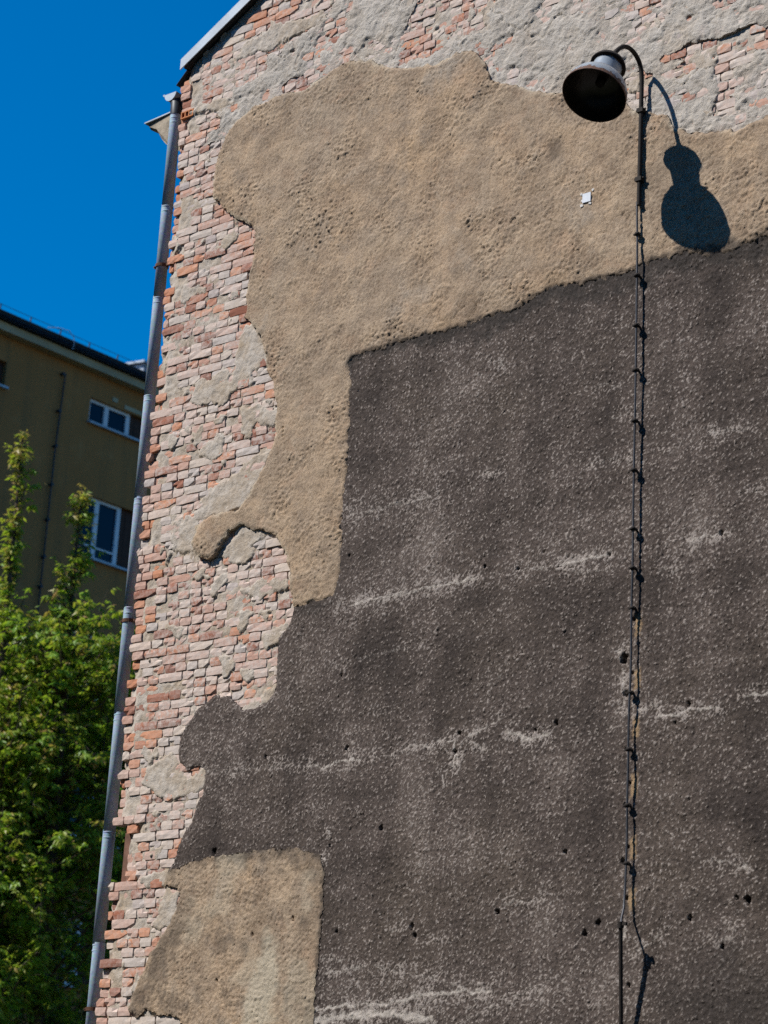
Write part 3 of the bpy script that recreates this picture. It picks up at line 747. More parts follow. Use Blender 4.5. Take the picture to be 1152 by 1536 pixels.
soot_l = np.maximum(soot_l, 0.45 * sstep(0.05, 0.75, fbm(XX, ZZ, 0.3, 6, 96, 0.65)))
soot_l = np.maximum(soot_l, 0.8 * sstep(0.05, -0.005, 2.29 - XX + 0.03 * fbm(XX, ZZ, 0.08, 3, 97)))

for hx, hz, hr in HOLES:
    r = 0.0072 * hr
    i0, i1 = np.searchsorted(xs, hx - 4 * r), np.searchsorted(xs, hx + 4 * r)
    j0, j1 = np.searchsorted(zs, hz - 4 * r), np.searchsorted(zs, hz + 4 * r)
    sx, sz = XX[j0:j1, i0:i1], ZZ[j0:j1, i0:i1]
    d = np.hypot(sx - hx, (sz - hz) * 0.8) / r + 0.5 * perlin(sx / 0.02, sz / 0.02, int(hx * 100))
    k = 0.050 * sstep(1.25, 0.75, d)
    h_b[j0:j1, i0:i1] -= k
    h_d[j0:j1, i0:i1] -= k
    h_l[j0:j1, i0:i1] -= k

# mortar bed: recessed joints, lime smears rising over the brick faces
cover = np.minimum(hi(np.minimum(L_brown, L_dark)), 1e9)
h_m = -0.0092 + 0.0052 * fbm(XX, ZZ, 0.06, 3, 201) + 0.0085 * fbm(XX, ZZ, 0.45, 4, 202)
sm = np.full_like(LX, 1e9)
for s_ in SMEARS:
    sm = np.minimum(sm, field(s_))
sm = hi(sm) + 0.045 * fbm(XX, ZZ, 0.15, 5, 203, 0.6)
rise = sstep(0.006, -0.004, sm)
rnd = fbm(XX, ZZ, 0.33, 4, 204)
rise2 = sstep(0.50, 0.54, rnd) * 0.95 * (XX > 0.24)
h_smear = 0.0042 + 0.0040 * fbm(XX, ZZ, 0.10, 5, 205, 0.62) + 0.003 * sstep(-0.02, 0.02, fbm(XX, ZZ, 0.2, 4, 206))
h_m = h_m + np.maximum(rise, rise2) * (h_smear - h_m)
gapz = sstep(4.08, 4.13, ZZ) * sstep(4.60, 4.54, ZZ)
eat = sstep(0.16, 0.06, XX) * 0.03 + gapz * sstep(0.36, 0.26, XX + 0.05 * perlin(XX / 0.1, ZZ / 0.1, 209)) * 0.035
h_m = h_m - eat
gable_sdf = np.maximum((ZZ - rake(XX)) * 0.88, 0.055 + 0.12 * gapz - XX + 0.03 * perlin(XX / 0.2, ZZ / 0.075, 208))
keep_m = (cover > -0.09) & (S_grey > -0.09)
h_m = h_m.astype(np.float32)
mortar = coat("gable_wall", xs, zs, gable_sdf.astype(np.float32), h_m, -0.06, M["mortar"], None, None, keep_m)
inhouse(mortar)

# grey render at the top: flaking layers and cracks
flake = fbm(XX, ZZ, 0.42, 5, 301)
flake2 = fbm(XX, ZZ, 0.25, 5, 307)
h_g = 0.0075 + 0.003 * wave + 0.0034 * fbm(XX, ZZ, 0.10, 5, 302, 0.6)
h_g = h_g + 0.0048 * sstep(0.02, 0.05, flake) + 0.0045 * sstep(0.26, 0.29, flake2) - 0.005 * sstep(-0.30, -0.33, flake2)
crack = np.abs(fbm(XX, ZZ, 0.8, 4, 303))
h_g = h_g - 0.011 * sstep(0.016, 0.004, crack) * sstep(-0.05, 0.1, perlin(XX / 0.5, ZZ / 0.5, 304))
h_g = h_g + finez * (0.0016 * grain_b + 0.002 * perlin(XX / 0.05 + 0.5 * ZZ / 0.05, ZZ / 0.018, 305))
h_g = h_g - 0.004 * sstep(-0.03, 0.0, S_grey)
h_g = h_g - 0.0105 * sstep(0.16, 0.42, fbm(XX * 0.8, ZZ, 0.55, 5, 310, 0.6) + 0.18 * sstep(4.0, 5.5, XX))
for hx, hz, hr in HOLES:
    if hz > 9.0:
        h_g = h_g - 0.05 * sstep(1.25, 0.75, np.hypot(XX - hx, ZZ - hz) / (0.0072 * hr))
keep_g = (hi(L_brown) > -0.08)

def P_(o, label=None):
    o.parent = mortar
    if label:
        o["label"] = label
    return o

P_(coat("grey_render", xs, zs, S_grey.astype(np.float32), h_g.astype(np.float32), -0.02, M["grey"], None, None, keep_g), "thin flaking grey lime render below the roof edge")
P_(coat("brown_plaster", xs, zs, S_brown.astype(np.float32), h_b.astype(np.float32), -0.02, M["brown"], None, {"soot_dark": soot_b, "pale": pale_b, "tip": tips_b, "low": low_b}), "rough ochre brown plaster coat with a ragged broken edge")
P_(coat("dark_plaster", xs, zs, S_dark.astype(np.float32), h_d.astype(np.float32), -0.02, M["dark"], None, {"stain": stain, "soot_dark": soot_shade_d, "pale": pale_d, "tip": tips_d, "low": low_d, "tone": np.clip(0.5 + 0.72 * patchy, 0, 1)}, S_low > -0.10), "sooty dark grey plaster marking the outline of a demolished house")
P_(coat("brown_plaster_patch", xs, zs, S_low.astype(np.float32), h_l.astype(np.float32), -0.006, M["brown"], None, {"soot_dark": soot_l, "pale": pale_l, "tip": tips_b, "low": low_b}), "lower patch of stained ochre plaster with a pale streak")
# core behind the plaster so that the wall is solid
def prism(poly, y0, y1):
    m = MB()
    n = len(poly)
    v = [(x, y0, z) for x, z in poly] + [(x, y1, z) for x, z in poly]
    m.add(v, [tuple(range(n)), tuple(range(2 * n - 1, n - 1, -1))] + [(i, i + n, (i + 1) % n + n, (i + 1) % n) for i in range(n)])
    return m
P_(prism([(0.055, -0.3), (0.112, -0.3), (0.112, 4.0), (0.112, RAKE0 - 0.02), (0.055, RAKE0 - 0.05)], 0.118, 0.42).build("corner_core", M["core"]))
P_(prism([(0.11, -0.3), (WALL_W - 0.05, -0.3), (WALL_W - 0.05, RAKE0 - 0.03), (WALL_W / 2, RAKE0 + RAKE_S * WALL_W / 2 - 0.06), (0.11, RAKE0 - 0.0)], 0.045, 0.42).build("wall_core", M["core"]))

# --- bricks
def brick_arrays(L, H, rng, rough=1.0):
    """one brick, front centred at the origin in x and z, face near y = 0, 0.11 deep"""
    nx, nz = (4, 3) if L > 0.17 else (3, 3)
    gx = np.linspace(-L / 2, L / 2, nx)
    gz = np.linspace(-H / 2, H / 2, nz)
    v = []
    for j, z in enumerate(gz):
        for i, x in enumerate(gx):
            ex = i in (0, nx - 1)
            ez = j in (0, nz - 1)
            y = rng.normal(0, 0.0012) * rough
            xx, zz = x, z
            if ex:
                xx += rng.normal(0, 0.0022) * rough
                y += 0.0010
            if ez:
                zz += rng.normal(0, 0.0018) * rough
                y += 0.0010
            if ex and ez:
                ch = abs(rng.normal(0, 0.0035)) * rough + 0.0006
                xx -= math.copysign(ch, x)
                zz -= math.copysign(ch * 0.5, z)
                y += 0.003
                if rng.random() < 0.09:
                    y += 0.014
                    xx -= math.copysign(0.012, x)
            v.append((xx, y, zz))
    f = []
    for j in range(nz - 1):
        for i in range(nx - 1):
            a = j * nx + i
            f.append((a, a + 1, a + nx + 1, a + nx))
    ring = [i for i in range(nx)] + [j * nx + nx - 1 for j in range(1, nz)] + [(nz - 1) * nx + i for i in range(nx - 2, -1, -1)] + [j * nx for j in range(nz - 2, 0, -1)]
    n = len(v)
    for k in ring:
        x, y, z = v[k]
        v.append((x, 0.11, z))
    r = len(ring)
    for k in range(r):
        f.append((ring[k], n + k, n + (k + 1) % r, ring[(k + 1) % r]))
    return np.array(v), f

COURSE, HDR, STR, JOINT = 0.0742, 0.121, 0.252, 0.0095
def sample(fieldarr, x, z):
    i = int(np.clip(np.searchsorted(lx, x), 0, len(lx) - 1))
    j = int(np.clip(np.searchsorted(lz, z), 0, len(lz) - 1))
    return float(fieldarr[j, i])
L_cover = np.minimum(L_brown, L_dark)
L_open = np.minimum(L_cover, L_grey)
brng = np.random.default_rng(5)
bricks = []
nc = int(13.2 / COURSE)
left_run = 0.0
for c_ in range(nc):
    z = 0.12 + c_ * COURSE + COURSE / 2
    left_run = 0.6 * left_run + brng.normal(0, 0.018)
    edge = 0.014 + float(np.clip(left_run, -0.022, 0.035))
    gap = 4.12 < z < 4.55
    if gap:
        edge = 0.165 + brng.normal(0, 0.02)
    x = edge
    kind = brng.random()
    pstr = 0.06 if kind < 0.55 else (0.38 if kind < 0.86 else 0.8)
    first = True
    while x < 6.6:
        L = STR if brng.random() < pstr else HDR
        if first and brng.random() < 0.45:
            L = brng.choice([0.06, 0.085, 0.12])
        L2 = L + brng.normal(0, 0.004)
        cx = x + L2 / 2
        x += L2 + JOINT + brng.normal(0, 0.002)
        near_left = first or cx < 0.22
        first = False
        if z + 0.04 > rake(cx - L2 / 2) - 0.012 or z < 0.15:
            continue
        # skip bricks wholly under plaster
        ds = max(sample(L_cover, cx - L2 / 2, z), sample(L_cover, cx + L2 / 2, z), sample(L_cover, cx, z))
        if ds < -0.05:
            continue
        if near_left and brng.random() < 0.09:
            continue
        y = -0.001 + brng.normal(0, 0.0026)
        ero = False
        if near_left and brng.random() < 0.42:
            y += abs(brng.normal(0, 0.022)) + 0.006
            ero = True
        elif brng.random() < 0.06:
            y += brng.uniform(0.006, 0.016)
            ero = True
        if gap and cx < 0.35:
            y += abs(brng.normal(0, 0.02))
        y = min(y, 0.06)
        expo = min(sample(L_open, cx - L2 / 2, z), sample(L_open, cx + L2 / 2, z))
        smv = 1.0
        jj, ii = np.searchsorted(zs, z), np.searchsorted(xs, cx)
        if jj < len(zs) and ii < len(xs):
            smv = -float(h_m[jj, ii])         # how deep the mortar sits here
        tint = float(brng.random())
        if ero:
            tint = float(brng.uniform(0.0, 0.27))
        elif near_left:
            tint = float(brng.uniform(0.02, 0.42)) if brng.random() < 0.6 else float(brng.uniform(0.3, 0.8))
        elif 5.0 < z < 7.0:
            tint = float(np.clip(brng.normal(0.56, 0.25), 0.0, 0.999))
        elif z < 4.0:
            tint = float(np.clip(brng.normal(0.66, 0.2), 0.0, 0.999)) if brng.random() < 0.7 else tint
        lime = 0.25 if near_left else float(np.clip(brng.normal(0.8, 0.3), 0, 1.1))
        if ero:
            lime *= 0.3
        bricks.append(dict(x=cx, z=z + brng.normal(0, 0.0015), y=y, L=L2, H=0.0655 + brng.normal(0, 0.0018), rot=brng.normal(0, 0.004), tint=tint, lime=lime, expo=expo, sm=smv))
# the bricks that show largest: fully uncovered, in the frame, longest first
def score(b):
    if b["expo"] < 0.03 or b["z"] < 3.0 or b["z"] > 11.6 or b["sm"] < 0.002 or b["x"] < 0.06:
        return -1
    d = math.sqrt((b["x"] - CAM[0]) ** 2 + CAM[1] ** 2 + (b["z"] - CAM[2]) ** 2)
    return b["L"] / (d * d)
order = sorted(range(len(bricks)), key=lambda i: -score(bricks[i]))
single = set(i for i in order[:300] if score(bricks[i]) > 0)
variants = {}
for kind_, L in (("h", HDR), ("s", STR)):
    for k in range(14):
        v, f = brick_arrays(L, 0.0635, brng)
        variants[(kind_, k)] = (v, f)
vmesh = {}
big_v, big_f, big_t, big_l = [], [], [], []
nb = 0
for i, b in enumerate(bricks):
    if i in single:
        kd = "s" if b["L"] > 0.17 else "h"
        k = int(brng.integers(14))
        lv = 0 if b["lime"] < 0.5 else 1
        tb = min(9, int(b["tint"] * 10))
        key = (kd, k % 3, lv, tb)
        if key not in vmesh:
            v, f = variants[(kd, k)]
            me = bpy.data.meshes.new("brick")
            me.from_pydata([tuple(p) for p in v], [], f)
            for nm, val in (("tint", tb / 10 + 0.02), ("lime", 0.35 if lv == 0 else 0.9)):
                a = me.attributes.new(nm, 'FLOAT', 'POINT')
                a.data.foreach_set("value", np.full(len(v), val, dtype=np.float32))
            me.materials.append(M["brick"])
            me.update()
            vmesh[key] = me
        o = bpy.data.objects.new("brick", vmesh[key])
        o.location = (b["x"], b["y"], b["z"])
        o.scale = (b["L"] / (STR if kd == "s" else HDR), 1, b["H"] / 0.0635)
        o.rotation_euler = (0, b["rot"], 0)
        link(o, mortar)
    else:
        v, f = brick_arrays(b["L"], b["H"], brng)
        v = v + np.array([b["x"], b["y"], b["z"]])
        big_v.append(v)
        big_f += [tuple(q + nb for q in ff) for ff in f]
        big_t.append(np.full(len(v), b["tint"]))
        big_l.append(np.full(len(v), b["lime"]))
        nb += len(v)
bo = mesh_from_arrays("brickwork", np.concatenate(big_v), np.array(big_f), M["brick"], mortar, False, {"tint": np.concatenate(big_t), "lime": np.concatenate(big_l)})
bo["kind"] = "stuff"
bo["label"] = "remaining weathered bricks of the gable wall"

# hollow clay block with open cells near the gutter
hb = MB()
hx, hz = 0.115, 10.80
L_, H_ = 0.150, 0.066
hb.box((hx - L_ / 2, -0.006, hz - H_ / 2), (hx + L_ / 2, 0.09, hz - H_ / 2 + 0.010))
hb.box((hx - L_ / 2, -0.006, hz + H_ / 2 - 0.010), (hx + L_ / 2, 0.09, hz + H_ / 2))
for k in range(4):
    xk = hx - L_ / 2 + k * (L_ - 0.011) / 3
    hb.box((xk, -0.0055, hz - H_ / 2 + 0.010), (xk + 0.011, 0.088, hz + H_ / 2 - 0.010))
P_(hb.build("hollow_block", M["hollow"]), "hollow orange clay block with open cells beside the gutter")

# --- other walls, roof, flashing
inhouse(MB().box((0.09, 0.43, -0.3), (0.40, 12.0, RAKE0 - 0.2)).build("street_wall", M["sidewall"]))
inhouse(MB().box((WALL_W - 0.35, 0.43, -0.3), (WALL_W - 0.05, 12.0, RAKE0 - 0.2)).build("rear_wall", M["sidewall"]))
inhouse(prism([(0.05, -0.3), (WALL_W - 0.05, -0.3), (WALL_W - 0.05, RAKE0 - 0.03), (WALL_W / 2, RAKE0 + RAKE_S * WALL_W / 2 - 0.06), (0.05, RAKE0 - 0.03)], 12.0, 12.4).build("far_gable", M["sidewall"]))
def rake_band(x0, x1, up0, up1, y0, y1):
    z = lambda x, u: RAKE0 + RAKE_S * x + u
    return [(x0, y0, z(x0, up0)), (x1, y0, z(x1, up0)), (x1, y1, z(x1, up0)), (x0, y1, z(x0, up0)), (x0, y0, z(x0, up1)), (x1, y0, z(x1, up1)), (x1, y1, z(x1, up1)), (x0, y1, z(x0, up1))]
BOX = [(0, 3, 2, 1), (4, 5, 6, 7), (0, 1, 5, 4), (1, 2, 6, 5), (2, 3, 7, 6), (3, 0, 4, 7)]
xr = WALL_W / 2
m = MB()
m.add(rake_band(0.05, xr, 0.02, 0.098, -0.03, 12.5), BOX)
m.add([(WALL_W - p[0], p[1], p[2]) for p in rake_band(0.05, xr - 0.001, 0.02, 0.098, -0.03, 12.5)], [tuple(reversed(f)) for f in BOX])
roof = m.build("roof", M["roof"])
inhouse(roof)
m = MB()
m.add(rake_band(0.035, 2.6, 0.005, 0.098, -0.062, -0.052), BOX)
m.add(rake_band(0.035, 2.6, 0.099, 0.106, -0.062, 0.22), BOX)
fl = m.build("verge_flashing", M["flash"])
fl.parent = roof
fl.matrix_parent_inverse = roof.matrix_world.inverted() if False else Matrix.Identity(4)
fl["label"] = "pale zinc flashing along the sloping roof edge"
m = MB()
m.add(rake_band(2.61, xr, 0.005, 0.098, -0.062, -0.052), BOX)
m.add(rake_band(2.61, xr, 0.099, 0.106, -0.062, 0.22), BOX)
m.add([(WALL_W - p[0], p[1], p[2]) for p in rake_band(0.035, xr, 0.005, 0.098, -0.062, -0.052)], [tuple(reversed(f)) for f in BOX])
fl2 = m.build("verge_flashing", M["flash"])
fl2.parent = roof

# eaves cornice on the street side: its broken end shows beyond the drainpipe
prof = [(0.09, 10.50), (-0.22, 10.64), (-0.32, 10.73), (-0.40, 10.80), (-0.47, 10.89), (-0.55, 10.94), (-0.575, 10.96), (-0.57, 10.98), (0.09, 11.00)]
cprof = [(x, z) for x, z in prof]
m = MB()
ys = [0.185, 0.21, 0.5, 2, 5, 12]
rr = random.Random(3)
n = len(cprof)
vv = []
for k, y in enumerate(ys):
    for (x, z) in cprof:
        j = 0.02 if k < 2 else 0.004
        vv.append((x + rr.uniform(-j, j), y + (rr.uniform(-0.03, 0.02) if k == 0 else 0), z + rr.uniform(-j, j) * 0.7))
ff = [tuple(range(n))]
for k in range(len(ys) - 1):
    for i in range(n):
        ff.append((k * n + i, (k + 1) * n + i, (k + 1) * n + (i + 1) % n, k * n + (i + 1) % n))
ff.append(tuple(range(len(ys) * n - 1, (len(ys) - 1) * n - 1, -1)))
m.add(vv, ff)
cornice = inhouse(m.build("cornice", M["stone"]))
cornice["label"] = "crumbling plaster cornice end under the eaves"
m = MB().add([(-0.61, 0.165, 10.985), (0.02, 0.165, 11.018), (0.02, 12, 11.018), (-0.61, 12, 10.985), (-0.61, 0.165, 10.997), (0.02, 0.165, 11.03), (0.02, 12, 11.03), (-0.61, 12, 10.997)], BOX)
cs = m.build("cornice_sheet", M["flash"], cornice)
# gutter with its end cap
m = MB()
gx, gz, gr = -0.190, 11.118, 0.072
ring = [(gx + gr * math.cos(t), gz + gr * math.sin(t)) for t in np.linspace(math.pi, 2 * math.pi, 13)]
vv, ff = [], []
for y in (0.06, 4, 8, 12):
    vv += [(x, y, z) for x, z in ring]
for k in range(3):
    for i in range(12):
        ff.append((k * 13 + i, k * 13 + i + 1, (k + 1) * 13 + i + 1, (k + 1) * 13 + i))
m.add(vv, ff, True)
m.add([(x, 0.058, z) for x, z in ring], [tuple(range(13))])
m.add([(x, 0.066, z) for x, z in ring], [tuple(range(12, -1, -1))])
m.tube([(gx - gr - 0.008, 0.058, gz), (gx - gr - 0.008, 12, gz)], 0.011, 8)
gut = inhouse(m.build("gutter", M["flash"]))
m = MB()
m.add([(-0.11, 0.045, 11.165), (0.06, 0.0, 11.245), (0.06, 12, 11.245), (-0.11, 12, 11.165), (-0.11, 0.045, 11.171), (0.06, 0.0, 11.251), (0.06, 12, 11.251), (-0.11, 12, 11.171)], BOX)
es = m.build("eaves_sheet", M["gutterdark"], roof)
m = MB()
for yb in (0.12, 1.0, 2.0, 3.0):
    m.tube([(gx + 0.2, yb, 11.17), (gx + gr + 0.012, yb, 11.11), (gx + gr + 0.01, yb, gz - 0.02), (gx, yb, gz - gr - 0.014), (gx - gr - 0.012, yb, gz)], 0.009, 6)
    if yb == 0.12:
        m.build("gutter_hook", M["gutterdark"], gut)
        m = MB()
        break

# ------------------------------------------------------------------ drainpipe
px0, py0, pr = -0.136, 0.10, 0.050
pipe = thing("drainpipe", "long grey zinc drainpipe down the brick corner of the old building", "drainpipe", (px0, py0, 0))
collars = [10.866, 10.01, 9.148, 8.25, 7.334, 6.394, 5.498, 4.543, 3.653, 2.75, 1.85, 0.95]
def local(mb):
    mb.v = [(x - px0, y - py0, z) for x, y, z in mb.v]
    return mb
tops = [10.93] + collars[1:]
for a, b in zip(tops, tops[1:] + [0.12]):
    j1, j2 = random.uniform(-0.004, 0.004), random.uniform(-0.004, 0.004)
    local(MB().lathe([(0, pr * 0.97), (0, pr), (a - b - 0.05, pr), (a - b - 0.045, pr * 1.0), (a - b + 0.02, pr * 0.985)], (px0 + j1, py0, b), (j2 - j1, 0, a - b), 28)).build("pipe_section", M["zinc"], pipe)
for zc in collars:
    mb = MB()
    for dz in (0.0, -0.045):
        mb.lathe([(-0.006, pr + 0.0005), (-0.003, pr + 0.0016), (0.003, pr + 0.0016), (0.006, pr + 0.0005)], (px0, py0, zc + dz), (0, 0, 1), 28)
    local(mb).build("joint_ring", M["zinc"], pipe)
for k, zc in enumerate([9.454, 6.286, 3.159, 1.3]):
    mb = MB()
    mb.lathe([(-0.014, pr + 0.002), (-0.014, pr + 0.008), (0.014, pr + 0.008), (0.014, pr + 0.002)], (px0, py0, zc), (0, 0, 1), 24, False)
    mb.box((px0 + pr - 0.002, py0 - 0.012, zc - 0.010), (0.12, py0 + 0.012, zc + 0.010))
    mb.box((px0 - pr - 0.028, py0 - 0.018, zc - 0.012), (px0 - pr - 0.004, py0 - 0.006, zc + 0.012))
    mb.tube([(px0 - pr - 0.018, py0 - 0.032, zc), (px0 - pr - 0.018, py0 + 0.03, zc)], 0.006, 6)
    local(mb).build("bracket", M["rust"], pipe)
# swan neck from the gutter outlet
local(MB().tube([(px0, py0, 10.90), (px0 - 0.004, py0, 10.96), (gx + 0.035, py0 + 0.01, 11.01), (gx + 0.015, py0 + 0.02, 11.06)], [pr * 1.05, pr * 1.05, pr * 1.0, pr * 1.05], 24)).build("swan_neck", M["gutterdark"], pipe)

# ------------------------------------------------------------------ street lamp on the wall
PX, PY = 4.905, -0.055
lamp = thing("wall_lamp", "old bell shaped enamel lamp on a curved iron arm fixed to the gable wall", "lamp", (PX, 0, 8.6))
def lampl(mb):
    mb.v = [(x - PX, y, z - 8.6) for x, y, z in mb.v]
    return mb
lampl(MB().tube([(PX, PY, z) for z in np.linspace(8.66, 9.46, 6)], 0.016, 12)).build("pole", M["iron"], lamp)
arc_key = [(-0.055, 9.46), (-0.055, 9.60), (-0.060, 9.70), (-0.085, 9.768), (-0.140, 9.815), (-0.210, 9.832), (-0.275, 9.820), (-0.335, 9.782), (-0.390, 9.725), (-0.430, 9.662)]
arc = []
for k in range(len(arc_key) - 1):
    p0, p1, p2, p3 = (np.array(arc_key[min(max(i, 0), len(arc_key) - 1)]) for i in (k - 1, k, k + 1, k + 2))
    for t in np.linspace(0, 1, 4, endpoint=False):
        q = 0.5 * (2 * p1 + (p2 - p0) * t + (2 * p0 - 5 * p1 + 4 * p2 - p3) * t * t + (3 * p1 - p0 - 3 * p2 + p3) * t ** 3)
        arc.append((PX, q[0], q[1]))
arc.append((PX, -0.430, 9.662))
lampl(MB().tube(arc, 0.0165, 12)).build("arm", M["iron"], lamp)
mouth = np.array([PX, -0.638, 9.269])
capc = np.array([PX, -0.452, 9.622])
ax_ = (capc - mouth) / np.linalg.norm(capc - mouth)
outer = [(0.0, 0.226), (-0.004, 0.230), (0.002, 0.233), (0.010, 0.229), (0.040, 0.227), (0.075, 0.220), (0.110, 0.205), (0.140, 0.183), (0.165, 0.155), (0.182, 0.125), (0.190, 0.104)]
def with_rust(o, prof, n, fn):
    me = o.data
    vals = np.repeat([fn(t, r) for t, r in prof], n).astype(np.float32)
    a = me.attributes.new("rust", 'FLOAT', 'POINT')
    a.data.foreach_set("value", vals)
sh = lampl(MB().lathe(outer, mouth, ax_, 56)).build("shade", M["enamel"], lamp)
with_rust(sh, outer, 56, lambda t, r: 0.75 if t < 0.02 else (0.50 if t < 0.06 else (0.38 if t < 0.12 else 0.68)))
inner = [(0.0, 0.2255), (0.010, 0.224), (0.040, 0.222), (0.075, 0.215), (0.110, 0.200), (0.140, 0.178), (0.165, 0.150), (0.182, 0.12), (0.186, 0.0)]
lampl(MB().lathe(inner, mouth, ax_, 56)).build("shade_lining", M["inner"], sh).matrix_parent_inverse = Matrix.Identity(4)
neck = [(0.188, 0.108), (0.196, 0.110), (0.204, 0.101), (0.22, 0.099), (0.30, 0.103), (0.335, 0.106), (0.340, 0.104)]
nk = lampl(MB().lathe(neck, mouth, ax_, 48)).build("neck", M["enamel"], lamp)
with_rust(nk, neck, 48, lambda t, r: 0.85 if t < 0.21 else (0.34 if t < 0.32 else 0.6))
capp = [(0.332, 0.106), (0.334, 0.128), (0.340, 0.131), (0.348, 0.129), (0.372, 0.118), (0.395, 0.085), (0.408, 0.040), (0.425, 0.022), (0.440, 0.018), (0.440, 0.0)]
lampl(MB().lathe(capp, mouth, ax_, 48)).build("cap", M["iron"], lamp)
sock = MB().lathe([(0.186, 0.0), (0.186, 0.035), (0.13, 0.032), (0.125, 0.0)], mouth, ax_, 20)
lampl(sock).build("bulb_socket", M["iron"], lamp)
for zb in (9.405, 8.86):
    mb = MB()
    mb.box((PX - 0.026, PY - 0.022, zb - 0.016), (PX + 0.026, PY + 0.022, zb + 0.016))
    mb.tube([(PX + 0.012, PY + 0.01, zb), (PX + 0.016, 0.03, zb - 0.004)], 0.015, 8)
    mb.tube([(PX - 0.036, PY - 0.006, zb + 0.004), (PX + 0.042, PY - 0.006, zb + 0.004)], 0.008, 8)
    lampl(mb).build("bracket", M["iron"], lamp)

# ------------------------------------------------------------------ feed wire with stand-off clips
WIRE = [(4.887, -0.052, 8.69), (4.897, -0.062, 8.56), (4.902, -0.06, 8.436), (4.907, -0.06, 8.118), (4.912, -0.06, 7.739), (4.916, -0.06, 7.405), (4.919, -0.06, 7.032), (4.920, -0.06, 6.674), (4.925, -0.06, 6.254), (4.929, -0.06, 5.977),
        (4.930, -0.064, 5.80), (4.927, -0.058, 5.629), (4.928, -0.052, 5.391), (4.933, -0.060, 5.20), (4.929, -0.062, 5.046), (4.922, -0.052, 4.912), (4.929, -0.058, 4.583), (4.926, -0.055, 4.385), (4.933, -0.058, 4.132), (4.931, -0.060, 3.869), (4.934, -0.075, 3.700), (4.955, -0.13, 3.625), (4.970, -0.155, 3.575)]
wire = thing("feed_wire", "thin grey wire running down the wall from the lamp on small dark clips", "wire", (4.92, 0, 3.6))
def wl(mb):
    mb.v = [(x - 4.92, y, z - 3.6) for x, y, z in mb.v]
    return mb
wl(MB().tube(WIRE, 0.0078, 8)).build("wire", M["wire"], wire)
for (x, y, z) in WIRE[2:10] + [(4.929, -0.05, 5.70), (4.928, -0.05, 5.12), (4.926, -0.05, 4.74), (4.927, -0.05, 4.37), (4.931, -0.05, 3.99)]:
    mb = MB()
    mb.tube([(x + 0.002, 0.02, z + 0.004), (x, y - 0.006, z)], [0.010, 0.009], 8)
    mb.lathe([(-0.012, 0.0), (-0.012, 0.017), (0.0, 0.023), (0.012, 0.017), (0.012, 0.0)], (x, y, z), (0, 0, 1), 12)
    mb.box((x - 0.030, y - 0.007, z - 0.006), (x + 0.024, y + 0.007, z + 0.006))
    wl(mb).build("clip", M["iron"], wire)

# leaning rod at the foot of the wire
rod = thing("iron_rod", "rusty iron rod standing off the dark wall below the wire", "rod", (4.90, -0.02, 2.4))
mb = MB().tube([(4.972, -0.162, 3.575), (4.937, -0.08, 2.97), (4.905, 0.0, 2.40)], 0.0135, 10)
mb.v = [(x - 4.90, y + 0.02, z - 2.4) for x, y, z in mb.v]
mb.build("shaft", M["iron"], rod)
mb = MB().tube([(4.972, -0.162, 3.56), (4.974, -0.165, 3.60)], 0.021, 10)
mb.box((4.965, -0.175, 3.575), (5.02, -0.155, 3.595))
mb.v = [(x - 4.90, y + 0.02, z - 2.4) for x, y, z in mb.v]
mb.build("end_cap", M["iron"], rod)

# small square survey plate on daubs of white plaster
plate_y = -float(h_b[np.searchsorted(zs, 8.852), np.searchsorted(xs, 4.434)]) - 0.004
plate = thing("survey_plate", "small white square plate stuck on the brown plaster left of the lamp pole", "plate", (4.434, plate_y, 8.852))
s_ = 0.036
mb = MB()
mb.box((-s_, -0.007, -s_), (s_, 0.003, s_))
mb.build("plate", M["plate"], plate)
for dx, dz, sc in ((-0.045, -0.050, 0.026), (0.050, 0.050, 0.016), (-0.05, 0.040, 0.015), (-0.042, -0.015, 0.018), (0.03, -0.05, 0.017)):
    mb = MB()
    rr = random.Random(int(dx * 1000))
    k = 9
    ring = [(dx + sc * rr.uniform(0.6, 1.2) * math.cos(t), 0.0, dz + sc * rr.uniform(0.6, 1.2) * math.sin(t)) for t in np.linspace(0, 2 * math.pi, k, endpoint=False)]
    mid = [(dx + (x - dx) * 0.7, -0.004, dz + (z - dz) * 0.6) for x, _, z in ring]
    mb.add([(x, 0.012, z) for x, _, z in ring] + mid, [(i, (i + 1) % k, k + (i + 1) % k, k + i) for i in range(k)] + [tuple(range(k, 2 * k))])
    mb.build("plaster_daub", M["putty"], plate)

# ------------------------------------------------------------------ apartment block behind
XB = -18.36
apt = thing("apartment_block", "shaded olive plastered apartment block with white windows behind the trees", "building", (XB - 5, 15, 0))
def al(mb):
    mb.v = [(x - XB + 5, y - 15, z) for x, y, z in mb.v]
    return mb
Y0, Y1, ZT = -14.0, 32.0, 17.34
openings = []
groups = [15.36 + 3.87 * k for k in range(-6, 4)]
rows = [(16.27, 16.77), (13.60, 14.82), (10.93, 12.15), (8.26, 9.48), (5.59, 6.81), (2.92, 4.14), (0.9, 1.9)]
for gy in groups:
    for (za, zb) in rows:
        openings.append((gy, gy + 1.72, za, zb))
ycuts = sorted(set([Y0, Y1] + [o[0] for o in openings] + [o[1] for o in openings]))
zcuts = sorted(set([0.0, ZT] + [z for r in rows for z in r]))
mb = MB()
oset = set((o[0], o[2]) for o in openings)
for a, b in zip(ycuts[:-1], ycuts[1:]):
    for c, d in zip(zcuts[:-1], zcuts[1:]):
        if (a, c) in oset:
            continue
        mb.add([(XB, a, c), (XB, b, c), (XB, b, d), (XB, a, d)], [(0, 1, 2, 3)])
